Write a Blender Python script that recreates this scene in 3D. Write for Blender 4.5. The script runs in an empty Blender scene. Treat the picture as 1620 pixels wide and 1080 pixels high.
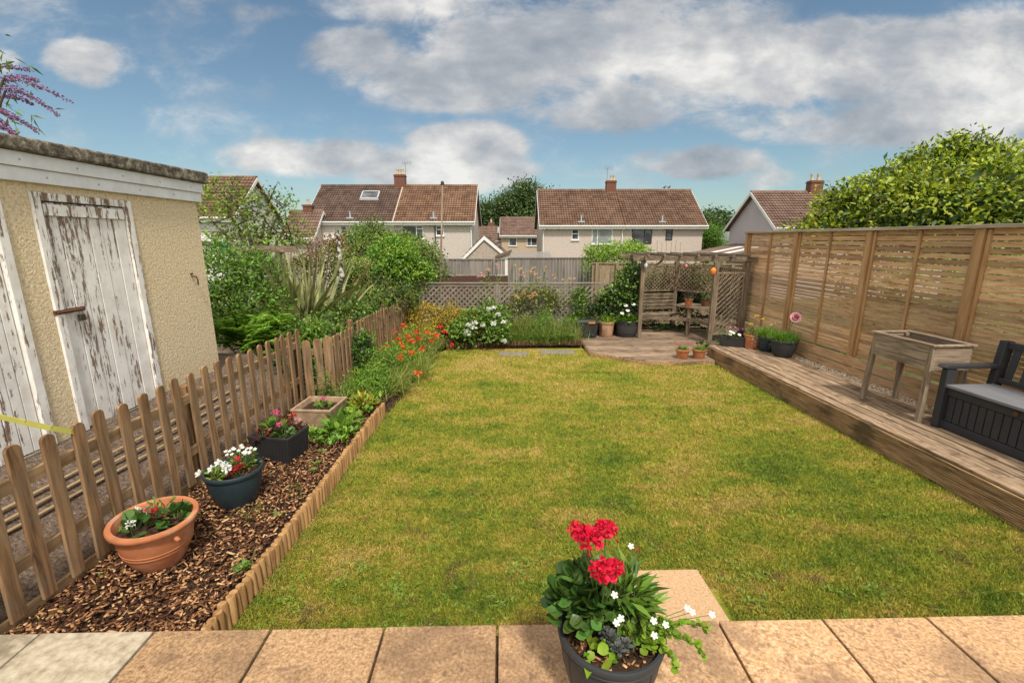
import bpy, math, random
import numpy as np
from mathutils import Vector, Matrix, Quaternion

# ------------------------------------------------------------------ camera, world, sun, exposure
sc = bpy.context.scene
FPX, TH, CAMZ = 720.0, math.radians(12.68), 2.38
cd = bpy.data.cameras.new('camera'); cam = bpy.data.objects.new('camera', cd)
sc.collection.objects.link(cam); sc.camera = cam
cd.sensor_width = 36.0; cd.lens = 36.0 * FPX / 1620.0
cam.location = (0, 0, CAMZ); cam.rotation_euler = (math.radians(90) - TH, 0, 0)
cd.clip_start = 0.05; cd.clip_end = 3000
sc.view_settings.view_transform = 'Standard'; sc.view_settings.look = 'None'
sc.view_settings.exposure = 0.52; sc.view_settings.gamma = 1
SUN_EL, SUN_AZ = 57.0, 16.0        # azimuth: degrees to the right of straight behind the camera
el, az = math.radians(SUN_EL), math.radians(SUN_AZ)
sdir = Vector((math.sin(az) * math.cos(el), -math.cos(az) * math.cos(el), math.sin(el)))
sl = bpy.data.lights.new('sun', 'SUN'); so = bpy.data.objects.new('sun', sl); sc.collection.objects.link(so)
sl.energy = 3.0; sl.angle = math.radians(7); sl.color = (1.0, 0.94, 0.84)
so.rotation_euler = sdir.to_track_quat('Z', 'Y').to_euler()

ct, st = math.cos(TH), math.sin(TH)
def P(u, v, z):
    """ground point seen at photo pixel u,v on the plane of height z"""
    zr = z - CAMZ; d = -zr * FPX / ct / (v - 378.0)
    return Vector(((u - 810) / FPX * d, (d + zr * st) / ct, z))
def PY(u, v, Y):
    a, b = (u - 810) / FPX, (540 - v) / FPX
    dy = ct + b * st; dz = -st + b * ct
    return Vector((a * Y / dy, Y, CAMZ + dz * Y / dy))
def PX(u, v, X):
    a, b = (u - 810) / FPX, (540 - v) / FPX
    dy = ct + b * st; dz = -st + b * ct; t = X / a
    return Vector((X, t * dy, CAMZ + t * dz))

class NT:
    def __init__(s, tree): s.t = tree; tree.nodes.clear()
    def n(s, typ, **kw):
        nd = s.t.nodes.new(typ)
        for k, v in kw.items():
            if k.startswith('_'): setattr(nd, k[1:], v)
        return nd
    def l(s, a, b): s.t.links.new(a, b)
    def val(s, sock, v):
        if hasattr(v, 'links') or isinstance(v, bpy.types.NodeSocket): s.l(v, sock)
        else: sock.default_value = v
    def math(s, op, a, b=None, c=None, clamp=False):
        nd = s.n('ShaderNodeMath'); nd.operation = op; nd.use_clamp = clamp
        s.val(nd.inputs[0], a)
        if b is not None: s.val(nd.inputs[1], b)
        if c is not None: s.val(nd.inputs[2], c)
        return nd.outputs[0]
    def vmath(s, op, a, b=None):
        nd = s.n('ShaderNodeVectorMath'); nd.operation = op
        s.val(nd.inputs[0], a)
        if b is not None: s.val(nd.inputs[1], b)
        return nd.outputs[0]
    def noise(s, vec, scale, detail=4, rough=0.55, dist=0):
        nd = s.n('ShaderNodeTexNoise'); s.l(vec, nd.inputs['Vector'])
        nd.inputs['Scale'].default_value = scale; nd.inputs['Detail'].default_value = detail
        nd.inputs['Roughness'].default_value = rough; nd.inputs['Distortion'].default_value = dist
        return nd.outputs['Fac']
    def ramp(s, fac, stops):
        nd = s.n('ShaderNodeValToRGB'); cr = nd.color_ramp
        while len(cr.elements) < len(stops): cr.elements.new(0.5)
        for e, (p, c) in zip(cr.elements, stops):
            e.position = p; e.color = (*c, 1) if len(c) == 3 else c
        s.l(fac, nd.inputs[0]); return nd.outputs[0]
    def mix(s, fac, a, b, blend='MIX'):
        nd = s.n('ShaderNodeMix'); nd.data_type = 'RGBA'; nd.blend_type = blend
        s.val(nd.inputs[0], fac)
        for i, x in ((6, a), (7, b)):
            if isinstance(x, tuple): nd.inputs[i].default_value = (*x, 1) if len(x) == 3 else x
            else: s.l(x, nd.inputs[i])
        return nd.outputs[2]
    def smooth(s, x, a, b):
        nd = s.n('ShaderNodeMapRange'); nd.interpolation_type = 'SMOOTHSTEP'
        s.l(x, nd.inputs[0]); nd.inputs[1].default_value = a; nd.inputs[2].default_value = b
        return nd.outputs[0]

w = bpy.data.worlds.new('World'); sc.world = w; w.use_nodes = True
T = NT(w.node_tree)
sky = T.n('ShaderNodeTexSky'); sky.sky_type = 'NISHITA'; sky.sun_disc = False
sky.sun_elevation = el; sky.sun_rotation = math.radians(180) - az
sky.air_density = 1.0; sky.dust_density = 1.0; sky.ozone_density = 1.5
tc = T.n('ShaderNodeTexCoord'); D = tc.outputs['Generated']
sx = T.n('ShaderNodeSeparateXYZ'); T.l(D, sx.inputs[0])
yy = T.math('MAXIMUM', sx.outputs[1], 0.12)
S_, T_ = T.math('DIVIDE', sx.outputs[0], yy), T.math('DIVIDE', sx.outputs[2], yy)
cmb = T.n('ShaderNodeCombineXYZ'); T.l(S_, cmb.inputs[0]); T.l(T.math('MULTIPLY', T_, 1.9), cmb.inputs[1]); T.l(sx.outputs[1], cmb.inputs[2])
VV = cmb.outputs[0]
def cloudmask(vec, Sv, Tv):
    # clouds as soft lobes in the sky's own directions (east-west slope, height slope)
    lobes = [  # photo px: u, v, half width, half height, strength
        (140, 100, 75, 40, .85), (10, 100, 30, 25, .5), (560, 85, 95, 45, .85), (700, 120, 190, 60, .8), (880, 70, 260, 90, .95),
        (1010, 160, 200, 55, .8), (1190, 110, 180, 70, .95), (1400, 100, 200, 75, 1.0), (1560, 90, 140, 85, 1.0),
        (1480, 185, 190, 50, .9), (1250, 195, 150, 35, .7), (500, 250, 150, 32, .85), (620, 262, 110, 30, .7),
        (740, 235, 95, 42, 1.1), (700, 285, 150, 25, .6), (800, 270, 60, 22, .6), (1130, 258, 95, 30, 1.0), (1210, 285, 60, 22, .7), (1050, 250, 60, 22, .5),
        (700, 10, 200, 40, .6), (1100, 20, 160, 40, .5), (370, 285, 60, 14, .5), (420, 20, 70, 16, .35), (1600, 240, 90, 35, .7),
        (1350, 60, 60, 20, .4), (330, 300, 60, 12, .5)]
    tot = None
    for (u, v, hw, hh, k) in lobes:
        a = PY(u, v, 1.0); b = PY(u + hw, v, 1.0); c = PY(u, v - hh, 1.0)
        s0, t0, rs, rt = a.x, a.z - CAMZ, (b.x - a.x) * 1.25, (c.z - a.z) * 1.25
        ds = T.math('DIVIDE', T.math('SUBTRACT', Sv, s0), rs); dt = T.math('DIVIDE', T.math('SUBTRACT', Tv, t0), rt)
        r2 = T.math('ADD', T.math('MULTIPLY', ds, ds), T.math('MULTIPLY', dt, dt))
        m = T.math('MULTIPLY', T.math('MAXIMUM', T.math('SUBTRACT', 1.0, r2), 0.0), k)
        tot = m if tot is None else T.math('SMOOTH_MAX', tot, m, 0.25)
    return tot
lobes = cloudmask(VV, S_, T_)
n1 = T.noise(VV, 3.2, 10, .60, .35)
n2 = T.noise(VV, 9.0, 8, .66, .3)
nn = T.math('ADD', T.math('MULTIPLY', n1, .68), T.math('MULTIPLY', n2, .32))
dens = T.math('ADD', lobes, T.math('MULTIPLY', T.math('SUBTRACT', nn, .50), T.math('ADD', 1.25, T.math('MULTIPLY', T.smooth(lobes, 0.0, .5), 1.7))))
# behind the viewer: scattered cloud
back = T.math('LESS_THAN', sx.outputs[1], 0.12)
nb = T.noise(D, 2.5, 7, .55)
dens = T.math('ADD', T.math('MULTIPLY', dens, T.math('SUBTRACT', 1.0, back)), T.math('MULTIPLY', back, T.math('MULTIPLY', nb, .9)))
mask = T.smooth(dens, .14, .64)
# shading of the clouds: thick, low parts are greyer, wispy tops brighter
shn = T.noise(T.vmath('ADD', VV, (0.03, .09, 0)), 3.4, 7, .55, .2)
shn2 = T.noise(T.vmath('ADD', VV, (0.4, .0, 0)), 8.0, 6, .6, .2)
shade = T.math('ADD', T.math('MULTIPLY', shn, .75), T.math('MULTIPLY', shn2, .35))
ccol = T.ramp(shade, [(.38, (.29, .33, .38)), (.49, (.42, .445, .48)), (.58, (.60, .60, .60)), (.68, (.86, .84, .80))])
b1 = T.n('ShaderNodeBackground'); b1.inputs[1].default_value = 0.086
tint = T.mix(1.0, sky.outputs[0], (.84, .92, .86), 'MULTIPLY')
T.l(tint, b1.inputs[0])
# out-of-view cloud overhead and behind the viewer, made brighter as added fill light
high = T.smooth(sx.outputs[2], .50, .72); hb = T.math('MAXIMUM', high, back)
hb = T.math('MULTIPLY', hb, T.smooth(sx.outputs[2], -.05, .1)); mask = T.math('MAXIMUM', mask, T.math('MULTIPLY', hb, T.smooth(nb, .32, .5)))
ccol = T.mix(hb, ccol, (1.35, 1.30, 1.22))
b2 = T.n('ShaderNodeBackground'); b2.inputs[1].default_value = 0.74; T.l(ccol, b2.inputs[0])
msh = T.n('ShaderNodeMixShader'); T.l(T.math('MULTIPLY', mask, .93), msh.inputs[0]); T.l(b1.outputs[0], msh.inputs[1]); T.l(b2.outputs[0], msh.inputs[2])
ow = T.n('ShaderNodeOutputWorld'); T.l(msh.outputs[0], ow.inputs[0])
w.cycles.sampling_method = 'MANUAL'; w.cycles.sample_map_resolution = 512
sc.cycles.max_bounces = 5; sc.cycles.diffuse_bounces = 3; sc.cycles.transparent_max_bounces = 4
sc.cycles.use_adaptive_sampling = True

# ------------------------------------------------------------------ materials
MAT = {}
def mat(name, stops, scale=5.0, stretch=(1, 1, 1), detail=6, rough=.8, spec=.3, bump=.3, bscale=None, isl=0.0, objr=0.0,
        world=True, patch=None, speck=None, trans=0.0, dist=0.0, metal=0.0, bdist=.01, isl_ramp=None, hue=0.0, specks=None, stripes=None, bstretch=None):
    m = bpy.data.materials.new(name); m.use_nodes = True; t = NT(m.node_tree)
    if world: co = t.n('ShaderNodeNewGeometry').outputs['Position']
    else: co = t.n('ShaderNodeTexCoord').outputs['Object']
    geo = t.n('ShaderNodeNewGeometry'); oi = t.n('ShaderNodeObjectInfo')
    if objr or isl:
        add = t.n('ShaderNodeCombineXYZ')
        r = t.math('MULTIPLY', t.math('ADD', geo.outputs['Random Per Island'] if isl or isl_ramp else 0.0, oi.outputs['Random'] if objr else 0.0), 17.0)
        for i in range(3): t.l(r, add.inputs[i])
        base = t.vmath('ADD', co, add.outputs[0])
    else: base = co
    mp = t.n('ShaderNodeMapping'); t.l(base, mp.inputs[0]); mp.inputs['Scale'].default_value = stretch
    v = mp.outputs[0]
    f = t.noise(v, scale, detail, .6, dist)
    if isl_ramp: col = t.ramp(geo.outputs['Random Per Island'], isl_ramp); col = t.mix(.35, col, t.ramp(f, stops), 'MULTIPLY') if stops else col
    else: col = t.ramp(f, stops)
    if patch:   # (scale, lo, hi, colour, amount)
        for (ps, lo, hi, pc, am) in patch:
            pf = t.smooth(t.noise(t.vmath('ADD', co, (3.1, 7.7, 1.3)), ps, 5, .6, .3), lo, hi)
            col = t.mix(t.math('MULTIPLY', pf, am), col, pc)
    if specks:
        for (ss, thr, pc) in specks:
            vo = t.n('ShaderNodeTexVoronoi'); t.l(co, vo.inputs['Vector']); vo.inputs['Scale'].default_value = ss
            col = t.mix(t.math('LESS_THAN', vo.outputs['Distance'], thr), col, pc)
    if isl or objr:
        rnd = t.math('ADD', t.math('MULTIPLY', geo.outputs['Random Per Island'], isl), t.math('MULTIPLY', oi.outputs['Random'], objr))
        k = t.math('ADD', t.math('SUBTRACT', rnd, (isl + objr) / 2), 1.0)
        hs = t.n('ShaderNodeHueSaturation'); t.l(col, hs.inputs['Color']); t.l(k, hs.inputs['Value'])
        if hue: t.l(t.math('ADD', t.math('MULTIPLY', t.math('SUBTRACT', geo.outputs['Random Per Island'], .5), hue), .5), hs.inputs['Hue'])
        col = hs.outputs[0]
    p = t.n('ShaderNodeBsdfPrincipled'); t.l(col, p.inputs['Base Color'])
    p.inputs['Roughness'].default_value = rough; p.inputs['Specular IOR Level'].default_value = spec; p.inputs['Metallic'].default_value = metal
    if bump:
        if bscale: bf = t.noise(v if bstretch is None else base, bscale, 5, .6)
        else: bf = f
        b = t.n('ShaderNodeBump'); b.inputs['Strength'].default_value = bump; b.inputs['Distance'].default_value = bdist
        t.l(bf, b.inputs['Height']); t.l(b.outputs[0], p.inputs['Normal'])
    out = t.n('ShaderNodeOutputMaterial')
    if trans:
        tr = t.n('ShaderNodeBsdfTranslucent'); t.l(t.mix(1.0, col, (1.0, 1.15, .55), 'MULTIPLY'), tr.inputs[0])
        ms = t.n('ShaderNodeMixShader'); ms.inputs[0].default_value = trans
        t.l(p.outputs[0], ms.inputs[1]); t.l(tr.outputs[0], ms.inputs[2]); t.l(ms.outputs[0], out.inputs[0])
    else: t.l(p.outputs[0], out.inputs[0])
    MAT[name] = m; return m
def plain(name, col, rough=.6, spec=.4, metal=0.0, trans=0.0):
    c2 = tuple(x * .82 for x in col)
    return mat(name, [(.3, c2), (.7, col)], 9, rough=rough, spec=spec, metal=metal, bump=.08, world=False, trans=trans)
def leafmat(name, cols, rough=.45, trans=.28, var=.55, hue=.035):
    """leaf colours chosen per leaf, varied in clumps"""
    n = len(cols); stops = [(i / max(1, n - 1) * .8 + .1, c) for i, c in enumerate(cols)]
    return mat(name, [(.36, tuple(x * .7 for x in cols[0])), (.64, cols[-1])], 3.2, detail=3, rough=rough, spec=.35, bump=0, isl=var, trans=trans, hue=hue,
               isl_ramp=None) if n < 2 else mat(name, [(.34 + .3 * i / (n - 1), c) for i, c in enumerate(cols)], 2.6, detail=4, rough=rough, spec=.35, bump=0, isl=var, trans=trans, hue=hue)
def wood(name, a, b, c=None, axis='y', var=.3, scale=9.0, patch=None, rough=.8, world=False, bump=.35):
    s = {'x': (.09, 1, 1), 'y': (1, .09, 1), 'z': (1, 1, .09)}[axis]
    return mat(name, [(.3, a), (.5, b), (.7, c or b)], scale * 3, stretch=s, detail=7, rough=rough, spec=.25, bump=bump, isl=var, objr=var * .5, world=world, patch=patch, dist=.6, bdist=.004)

wood('picket_wood', (.075, .04, .02), (.225, .13, .064), (.34, .215, .115), 'z', .45, 9, patch=[(2.2, .48, .66, (.17, .13, .085), .6), (1.1, .6, .75, (.13, .14, .06), .4)])
wood('rail_wood', (.16, .10, .05), (.28, .18, .095), (.36, .25, .14), 'y', .25, 6)
wood('log_wood', (.14, .07, .028), (.33, .18, .07), (.48, .29, .125), 'z', .6, 8)
wood('deck_wood', (.13, .085, .052), (.31, .21, .13), (.50, .37, .245), 'y', .8, 12, patch=[(4.5, .54, .66, (.09, .055, .035), .6), (6., .56, .68, (.55, .41, .27), .35)])
wood('deck_wood_cross', (.12, .08, .052), (.29, .20, .13), (.48, .36, .25), 'x', .9, 12, patch=[(4.5, .54, .68, (.09, .058, .042), .6)])
wood('deck_riser', (.09, .052, .026), (.36, .22, .105), (.54, .36, .19), 'y', .35, 11, patch=[(2., .5, .65, (.06, .045, .03), .6)])
wood('slat_wood', (.30, .15, .065), (.54, .325, .165), (.66, .44, .25), 'y', .62, 11, patch=[(.9, .45, .7, (.44, .30, .20), .5)])
wood('post_wood', (.28, .15, .06), (.45, .26, .115), (.54, .34, .175), 'z', .2, 6)
wood('cap_wood', (.26, .2, .14), (.4, .32, .24), (.52, .44, .35), 'y', .15, 6)
wood('arbour_wood', (.08, .055, .036), (.20, .145, .095), (.31, .235, .165), 'z', .35, 10)
wood('arbour_rail', (.07, .05, .032), (.19, .14, .092), (.31, .24, .17), 'x', .35, 10)
wood('grey_fence_wood', (.13, .115, .105), (.20, .175, .155), (.25, .225, .20), 'z', .35, 7)
wood('trellis_wood', (.13, .11, .09), (.23, .195, .16), (.31, .265, .22), 'x', .3, 7)
wood('panel_wood', (.18, .125, .075), (.27, .195, .12), (.34, .255, .165), 'z', .2, 6)
wood('planter_wood', (.12, .085, .055), (.27, .20, .14), (.38, .30, .22), 'y', .25, 11)
wood('planter_end', (.12, .085, .055), (.25, .185, .13), (.34, .27, .20), 'x', .25, 11); wood('planter_leg', (.12, .085, .055), (.26, .19, .13), (.35, .28, .20), 'z', .25, 11)
wood('pole_wood', (.16, .09, .05), (.3, .2, .13), (.5, .42, .34), 'z', .1, 3)
wood('dark_log', (.04, .022, .014), (.10, .05, .026), (.22, .12, .06), 'z', .5, 6)
mat('slab_tan', [(.28, (.20, .11, .055)), (.45, (.37, .22, .11)), (.55, (.46, .29, .155)), (.72, (.58, .41, .25))], 62, detail=14, rough=.85, spec=.2, bump=1.0, bscale=30, isl=.5,
    patch=[(1.9, .46, .62, (.17, .105, .065), .62), (26, .55, .64, (.17, .10, .06), .6)], specks=[(70, .09, (.12, .07, .04))], bdist=.006)
mat('slab_grey', [(.3, (.25, .20, .135)), (.5, (.40, .335, .24)), (.7, (.50, .44, .34))], 20, detail=9, rough=.85, spec=.2, bump=.4, bscale=38, isl=.1,
    patch=[(3.0, .5, .66, (.14, .11, .07), .7)], specks=[(70, .08, (.1, .08, .06))], bdist=.005)
mat('slab_step', [(.3, (.38, .23, .12)), (.5, (.47, .30, .165)), (.7, (.54, .37, .22))], 60, detail=6, rough=.9, spec=.2, bump=.5, bscale=90,
    specks=[(42, .16, (.30, .15, .07)), (55, .13, (.62, .48, .32)), (25, .05, (.06, .04, .03))], bdist=.004)
mat('soil', [(.3, (.022, .013, .009)), (.6, (.07, .042, .026)), (.75, (.12, .075, .045))], 22, rough=.95, spec=.1, bump=.9, bscale=60, bdist=.02)
mat('bark', None, rough=.8, spec=.25, isl=.5, bump=0, isl_ramp=[(0, (.045, .020, .011)), (.35, (.10, .042, .020)), (.6, (.20, .088, .036)), (.8, (.33, .165, .072)), (.97, (.47, .29, .15))])
mat('pebble', None, rough=.8, spec=.3, isl=.2, bump=0, isl_ramp=[(0, (.42, .30, .18)), (.5, (.56, .44, .30)), (1, (.70, .62, .5))])
mat('path_grit', [(.3, (.07, .048, .035)), (.5, (.16, .115, .085)), (.7, (.27, .21, .165))], 45, rough=.95, spec=.1, bump=.9, bscale=90, bdist=.015, patch=[(1.5, .5, .7, (.09, .062, .045), .6)])
mat('roughcast', [(.3, (.52, .40, .24)), (.5, (.70, .57, .37)), (.7, (.80, .69, .50))], 40, detail=6, rough=.95, spec=.1, bump=1.0, bscale=58, bdist=.012,
    patch=[(1.2, .5, .75, (.62, .48, .28), .35)], specks=[(52, .10, (.40, .26, .12))])
mat('roof_felt', [(.36, (.06, .052, .042)), (.5, (.14, .12, .092)), (.62, (.27, .235, .175)), (.75, (.36, .33, .26))], 16, detail=9, rough=.95, bump=.8, bscale=40, bdist=.02, dist=.3)
plain('upvc', (.80, .81, .82), .35, .5)
plain('white_trim', (.74, .73, .70), .5)
plain('steel_rust', (.12, .045, .02), .8)
plain('brass_lock', (.09, .075, .05), .45, .5, .6)
plain('black_plastic', (.028, .029, .031), .42, .45)
plain('bench_plastic', (.036, .037, .041), .55, .4)
mat('bench_lid', [(.3, (.13, .13, .14)), (.7, (.20, .20, .215))], 20, stretch=(1, .1, 1), rough=.55, bump=.1, world=False)
plain('blue_pot', (.022, .040, .048), .45, .45)
plain('charcoal_pot', (.034, .038, .042), .55, .4)
plain('barrel_pot', (.05, .048, .050), .6, .35)
mat('terracotta', [(.3, (.34, .115, .045)), (.55, (.45, .165, .07)), (.75, (.52, .215, .10))], 6, rough=.62, spec=.35, bump=.12, bscale=40, world=False, objr=.25, patch=[(7, .52, .68, (.52, .34, .25), .4), (3, .55, .7, (.26, .11, .06), .35)])
mat('clay_pale', [(.3, (.40, .22, .12)), (.6, (.50, .31, .19)), (.8, (.56, .40, .28))], 8, rough=.8, bump=.2, world=False)
mat('stone_trough', [(.3, (.30, .19, .115)), (.6, (.44, .31, .20)), (.8, (.52, .40, .28))], 9, rough=.9, bump=.4, bscale=50, world=False, patch=[(5, .5, .7, (.2, .13, .08), .5)])
mat('terracotta_dark', [(.3, (.12, .05, .03)), (.7, (.22, .10, .06))], 9, rough=.8, bump=.2, world=False)
mat('brick_red', [(.3, (.11, .045, .03)), (.7, (.20, .09, .06))], 14, rough=.9, bump=.4, world=True)
mat('brick_brown', [(.3, (.07, .035, .026)), (.7, (.13, .07, .05))], 14, rough=.9, bump=.4, world=True)
mat('stone_cap', [(.3, (.20, .18, .16)), (.7, (.33, .30, .27))], 20, rough=.9, bump=.4)
mat('grey_slab', [(.3, (.13, .115, .09)), (.7, (.25, .22, .165))], 10, rough=.9, bump=.4)
def render_wall(name, c, k=.22):
    d = tuple(x * (1 - k) for x in c); h = tuple(min(.85, x * 1.06) for x in c)
    mat(name, [(.32, d), (.55, c), (.75, h)], 9, detail=9, rough=.95, spec=.1, bump=.35, bscale=30, bdist=.02, patch=[(.8, .5, .75, tuple(x * .82 for x in c), .5)])
render_wall('dash_beige', (.52, .46, .41)); render_wall('dash_cream', (.76, .70, .66), .1); render_wall('dash_pink', (.52, .44, .385))
render_wall('render_white', (.70, .68, .65), .06); render_wall('render_grey', (.44, .41, .42), .06); render_wall('dash_tan', (.47, .36, .26)); render_wall('dash_rubble', (.40, .33, .28), .4)
def tilemat(name, a, b, c):
    m = bpy.data.materials.new(name); m.use_nodes = True; t = NT(m.node_tree)
    co = t.n('ShaderNodeNewGeometry').outputs['Position']
    sn = t.n('ShaderNodeVectorMath'); sn.operation = 'SNAP'; t.l(co, sn.inputs[0]); sn.inputs[1].default_value = (.33, 50, .215)
    wn = t.n('ShaderNodeTexWhiteNoise'); t.l(sn.outputs[0], wn.inputs['Vector'])
    f = t.math('ADD', t.math('MULTIPLY', wn.outputs['Value'], .35), t.math('MULTIPLY', t.noise(co, .5, 6, .6), .75))
    col = t.ramp(f, [(.25, a), (.55, b), (.85, c)])
    p = t.n('ShaderNodeBsdfPrincipled'); t.l(col, p.inputs['Base Color']); p.inputs['Roughness'].default_value = .85; p.inputs['Specular IOR Level'].default_value = .2
    o = t.n('ShaderNodeOutputMaterial'); t.l(p.outputs[0], o.inputs[0]); MAT[name] = m
tilemat('tile_brown', (.065, .042, .033), (.11, .072, .055), (.155, .105, .08))
tilemat('tile_red', (.10, .055, .036), (.175, .10, .063), (.25, .15, .095))
tilemat('tile_rust', (.09, .052, .036), (.155, .092, .062), (.22, .135, .09))
tilemat('tile_plain', (.115, .07, .053), (.17, .108, .083), (.22, .145, .112))
plain('window_frame', (.78, .78, .77), .4); plain('dark_frame', (.03, .022, .02), .5)
def glass(name, a, b):
    m = mat(name, [(.42, a), (.58, b)], 1.3, detail=2, rough=.08, spec=.7, bump=0); return m
glass('pane_dark', (.02, .022, .026), (.10, .105, .115)); glass('pane_net', (.22, .24, .24), (.42, .43, .42)); glass('pane_sky', (.34, .38, .41), (.46, .5, .52))
plain('lead', (.42, .43, .45), .5); plain('pot_buff', (.5, .42, .3), .8); plain('dark_pipe', (.07, .045, .035), .6); plain('aerial', (.25, .25, .26), .4, .5, .8)
# leaves
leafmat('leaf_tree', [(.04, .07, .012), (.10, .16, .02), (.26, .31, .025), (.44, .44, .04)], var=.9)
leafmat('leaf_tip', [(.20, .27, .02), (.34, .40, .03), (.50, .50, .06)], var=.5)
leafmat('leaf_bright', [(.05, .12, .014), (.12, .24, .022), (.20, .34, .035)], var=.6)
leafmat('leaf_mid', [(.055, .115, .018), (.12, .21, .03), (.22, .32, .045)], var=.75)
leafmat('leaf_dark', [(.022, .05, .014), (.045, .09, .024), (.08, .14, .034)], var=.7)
leafmat('leaf_olive', [(.08, .105, .022), (.17, .20, .035), (.28, .29, .055)], var=.7)
leafmat('leaf_gold', [(.16, .16, .022), (.36, .27, .03), (.52, .31, .035)], var=.6)
leafmat('leaf_lime', [(.10, .20, .018), (.20, .33, .028), (.32, .42, .04)], var=.6)
leafmat('leaf_fern', [(.10, .22, .018), (.18, .33, .028), (.28, .43, .05)], var=.6)
leafmat('leaf_red', [(.05, .012, .012), (.12, .022, .018), (.20, .045, .025)], var=.6)
leafmat('leaf_purple', [(.05, .02, .03), (.10, .04, .06)], var=.6)
leafmat('leaf_far', [(.04, .07, .022), (.08, .125, .035), (.14, .19, .05)], var=.7)
leafmat('leaf_geranium', [(.025, .065, .015), (.06, .13, .025), (.12, .21, .042)], var=.8, rough=.35)
leafmat('leaf_grey', [(.10, .11, .10), (.17, .18, .17)], var=.3)
leafmat('grass_tall', [(.10, .17, .024), (.17, .26, .036), (.27, .35, .06)], var=.7)
leafmat('grass_dry', [(.19, .2, .05), (.30, .31, .08), (.42, .38, .15)], var=.6)
leafmat('phormium', [(.12, .14, .05), (.20, .20, .085), (.36, .35, .15)], var=.8, trans=.1)
leafmat('weed_leaf', [(.10, .18, .02), (.17, .25, .03), (.24, .31, .045)], var=.5)
def petal(name, c, var=.35): mat(name, [(.3, tuple(x * .75 for x in c)), (.7, c)], 30, detail=2, rough=.5, spec=.3, bump=0, isl=var, trans=.25, hue=.02)
def petal2(name, c, var=.3):
    m = bpy.data.materials.new(name); m.use_nodes = True; t = NT(m.node_tree)
    g = t.n('ShaderNodeNewGeometry'); col = t.ramp(g.outputs['Random Per Island'], [(0, tuple(x * (1 - var) for x in c)), (1, c)])
    p = t.n('ShaderNodeBsdfPrincipled'); t.l(col, p.inputs['Base Color']); p.inputs['Roughness'].default_value = .6
    tr = t.n('ShaderNodeBsdfTranslucent'); t.l(col, tr.inputs[0]); ms = t.n('ShaderNodeMixShader'); ms.inputs[0].default_value = .3
    t.l(p.outputs[0], ms.inputs[1]); t.l(tr.outputs[0], ms.inputs[2]); o = t.n('ShaderNodeOutputMaterial'); t.l(ms.outputs[0], o.inputs[0]); MAT[name] = m
petal2('petal_red', (.76, .006, .05)); petal2('petal_crimson', (.55, .01, .02)); petal2('petal_white', (.82, .82, .76), .12); petal2('petal_pink', (.80, .10, .30)); petal2('petal_pale', (.80, .42, .48))
petal2('petal_orange', (.85, .10, .015)); petal2('petal_poppy', (.80, .04, .012)); petal2('petal_peach', (.75, .42, .22)); petal2('petal_yellow', (.85, .62, .03)); petal2('petal_lilac', (.40, .20, .40), .6); petal2('petal_cream', (.62, .52, .18), .4)
petal2('petal_rosy', (.72, .13, .17)); plain('stem_green', (.10, .15, .04), .6); plain('stem_brown', (.10, .065, .04), .8); plain('trunk', (.13, .10, .075), .9); plain('strap', (.42, .40, .09), .6)
plain('label_orange', (.75, .28, .03), .5); plain('orange_lantern', (.85, .22, .03), .4); plain('pink_glass', (.65, .2, .22), .3); plain('pale_glass', (.5, .55, .55), .2, .6); plain('green_clamp', (.02, .22, .15), .5)
plain('galv', (.30, .31, .32), .5, .5, .5); plain('wire', (.12, .12, .12), .5, .5, .5); plain('cane', (.42, .30, .16), .8)

def doormat():
    m = bpy.data.materials.new('peeling_paint'); m.use_nodes = True; t = NT(m.node_tree)
    co = t.n('ShaderNodeNewGeometry').outputs['Position']; g = t.n('ShaderNodeNewGeometry')
    add = t.n('ShaderNodeCombineXYZ'); r = t.math('MULTIPLY', g.outputs['Random Per Island'], 31.0)
    for i in range(3): t.l(r, add.inputs[i])
    b = t.vmath('ADD', co, add.outputs[0])
    mp = t.n('ShaderNodeMapping'); t.l(b, mp.inputs[0]); mp.inputs['Scale'].default_value = (1, 1.0, .07)
    mp2 = t.n('ShaderNodeMapping'); t.l(b, mp2.inputs[0]); mp2.inputs['Scale'].default_value = (1, 1.0, .28)
    f1 = t.noise(mp.outputs[0], 16, 8, .65, .4); f2 = t.noise(mp2.outputs[0], 42, 6, .7)
    sz = t.n('ShaderNodeSeparateXYZ'); t.l(co, sz.inputs[0])
    hgt = t.smooth(sz.outputs[2], 1.9, 2.9)      # paint weathered away most near the top boards
    f = t.math('ADD', t.math('ADD', t.math('MULTIPLY', f1, .62), t.math('MULTIPLY', f2, .38)), t.math('MULTIPLY', hgt, .045))
    f = t.math('ADD', f, t.math('MULTIPLY', t.math('SUBTRACT', g.outputs['Random Per Island'], .5), .05))
    fl = t.smooth(f, .545, .585)
    wcol = t.ramp(f2, [(.3, (.10, .058, .036)), (.55, (.22, .14, .095)), (.75, (.36, .26, .19))])
    pcol = t.ramp(t.noise(co, 9, 6), [(.3, (.68, .64, .58)), (.6, (.82, .80, .76))])
    col = t.mix(fl, pcol, wcol)
    p = t.n('ShaderNodeBsdfPrincipled'); t.l(col, p.inputs['Base Color']); p.inputs['Roughness'].default_value = .75
    bp = t.n('ShaderNodeBump'); bp.inputs['Strength'].default_value = .7; bp.inputs['Distance'].default_value = .004
    t.l(t.math('SUBTRACT', 1.0, fl), bp.inputs['Height']); t.l(bp.outputs[0], p.inputs['Normal'])
    o = t.n('ShaderNodeOutputMaterial'); t.l(p.outputs[0], o.inputs[0]); MAT['peeling_paint'] = m
doormat()
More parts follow.
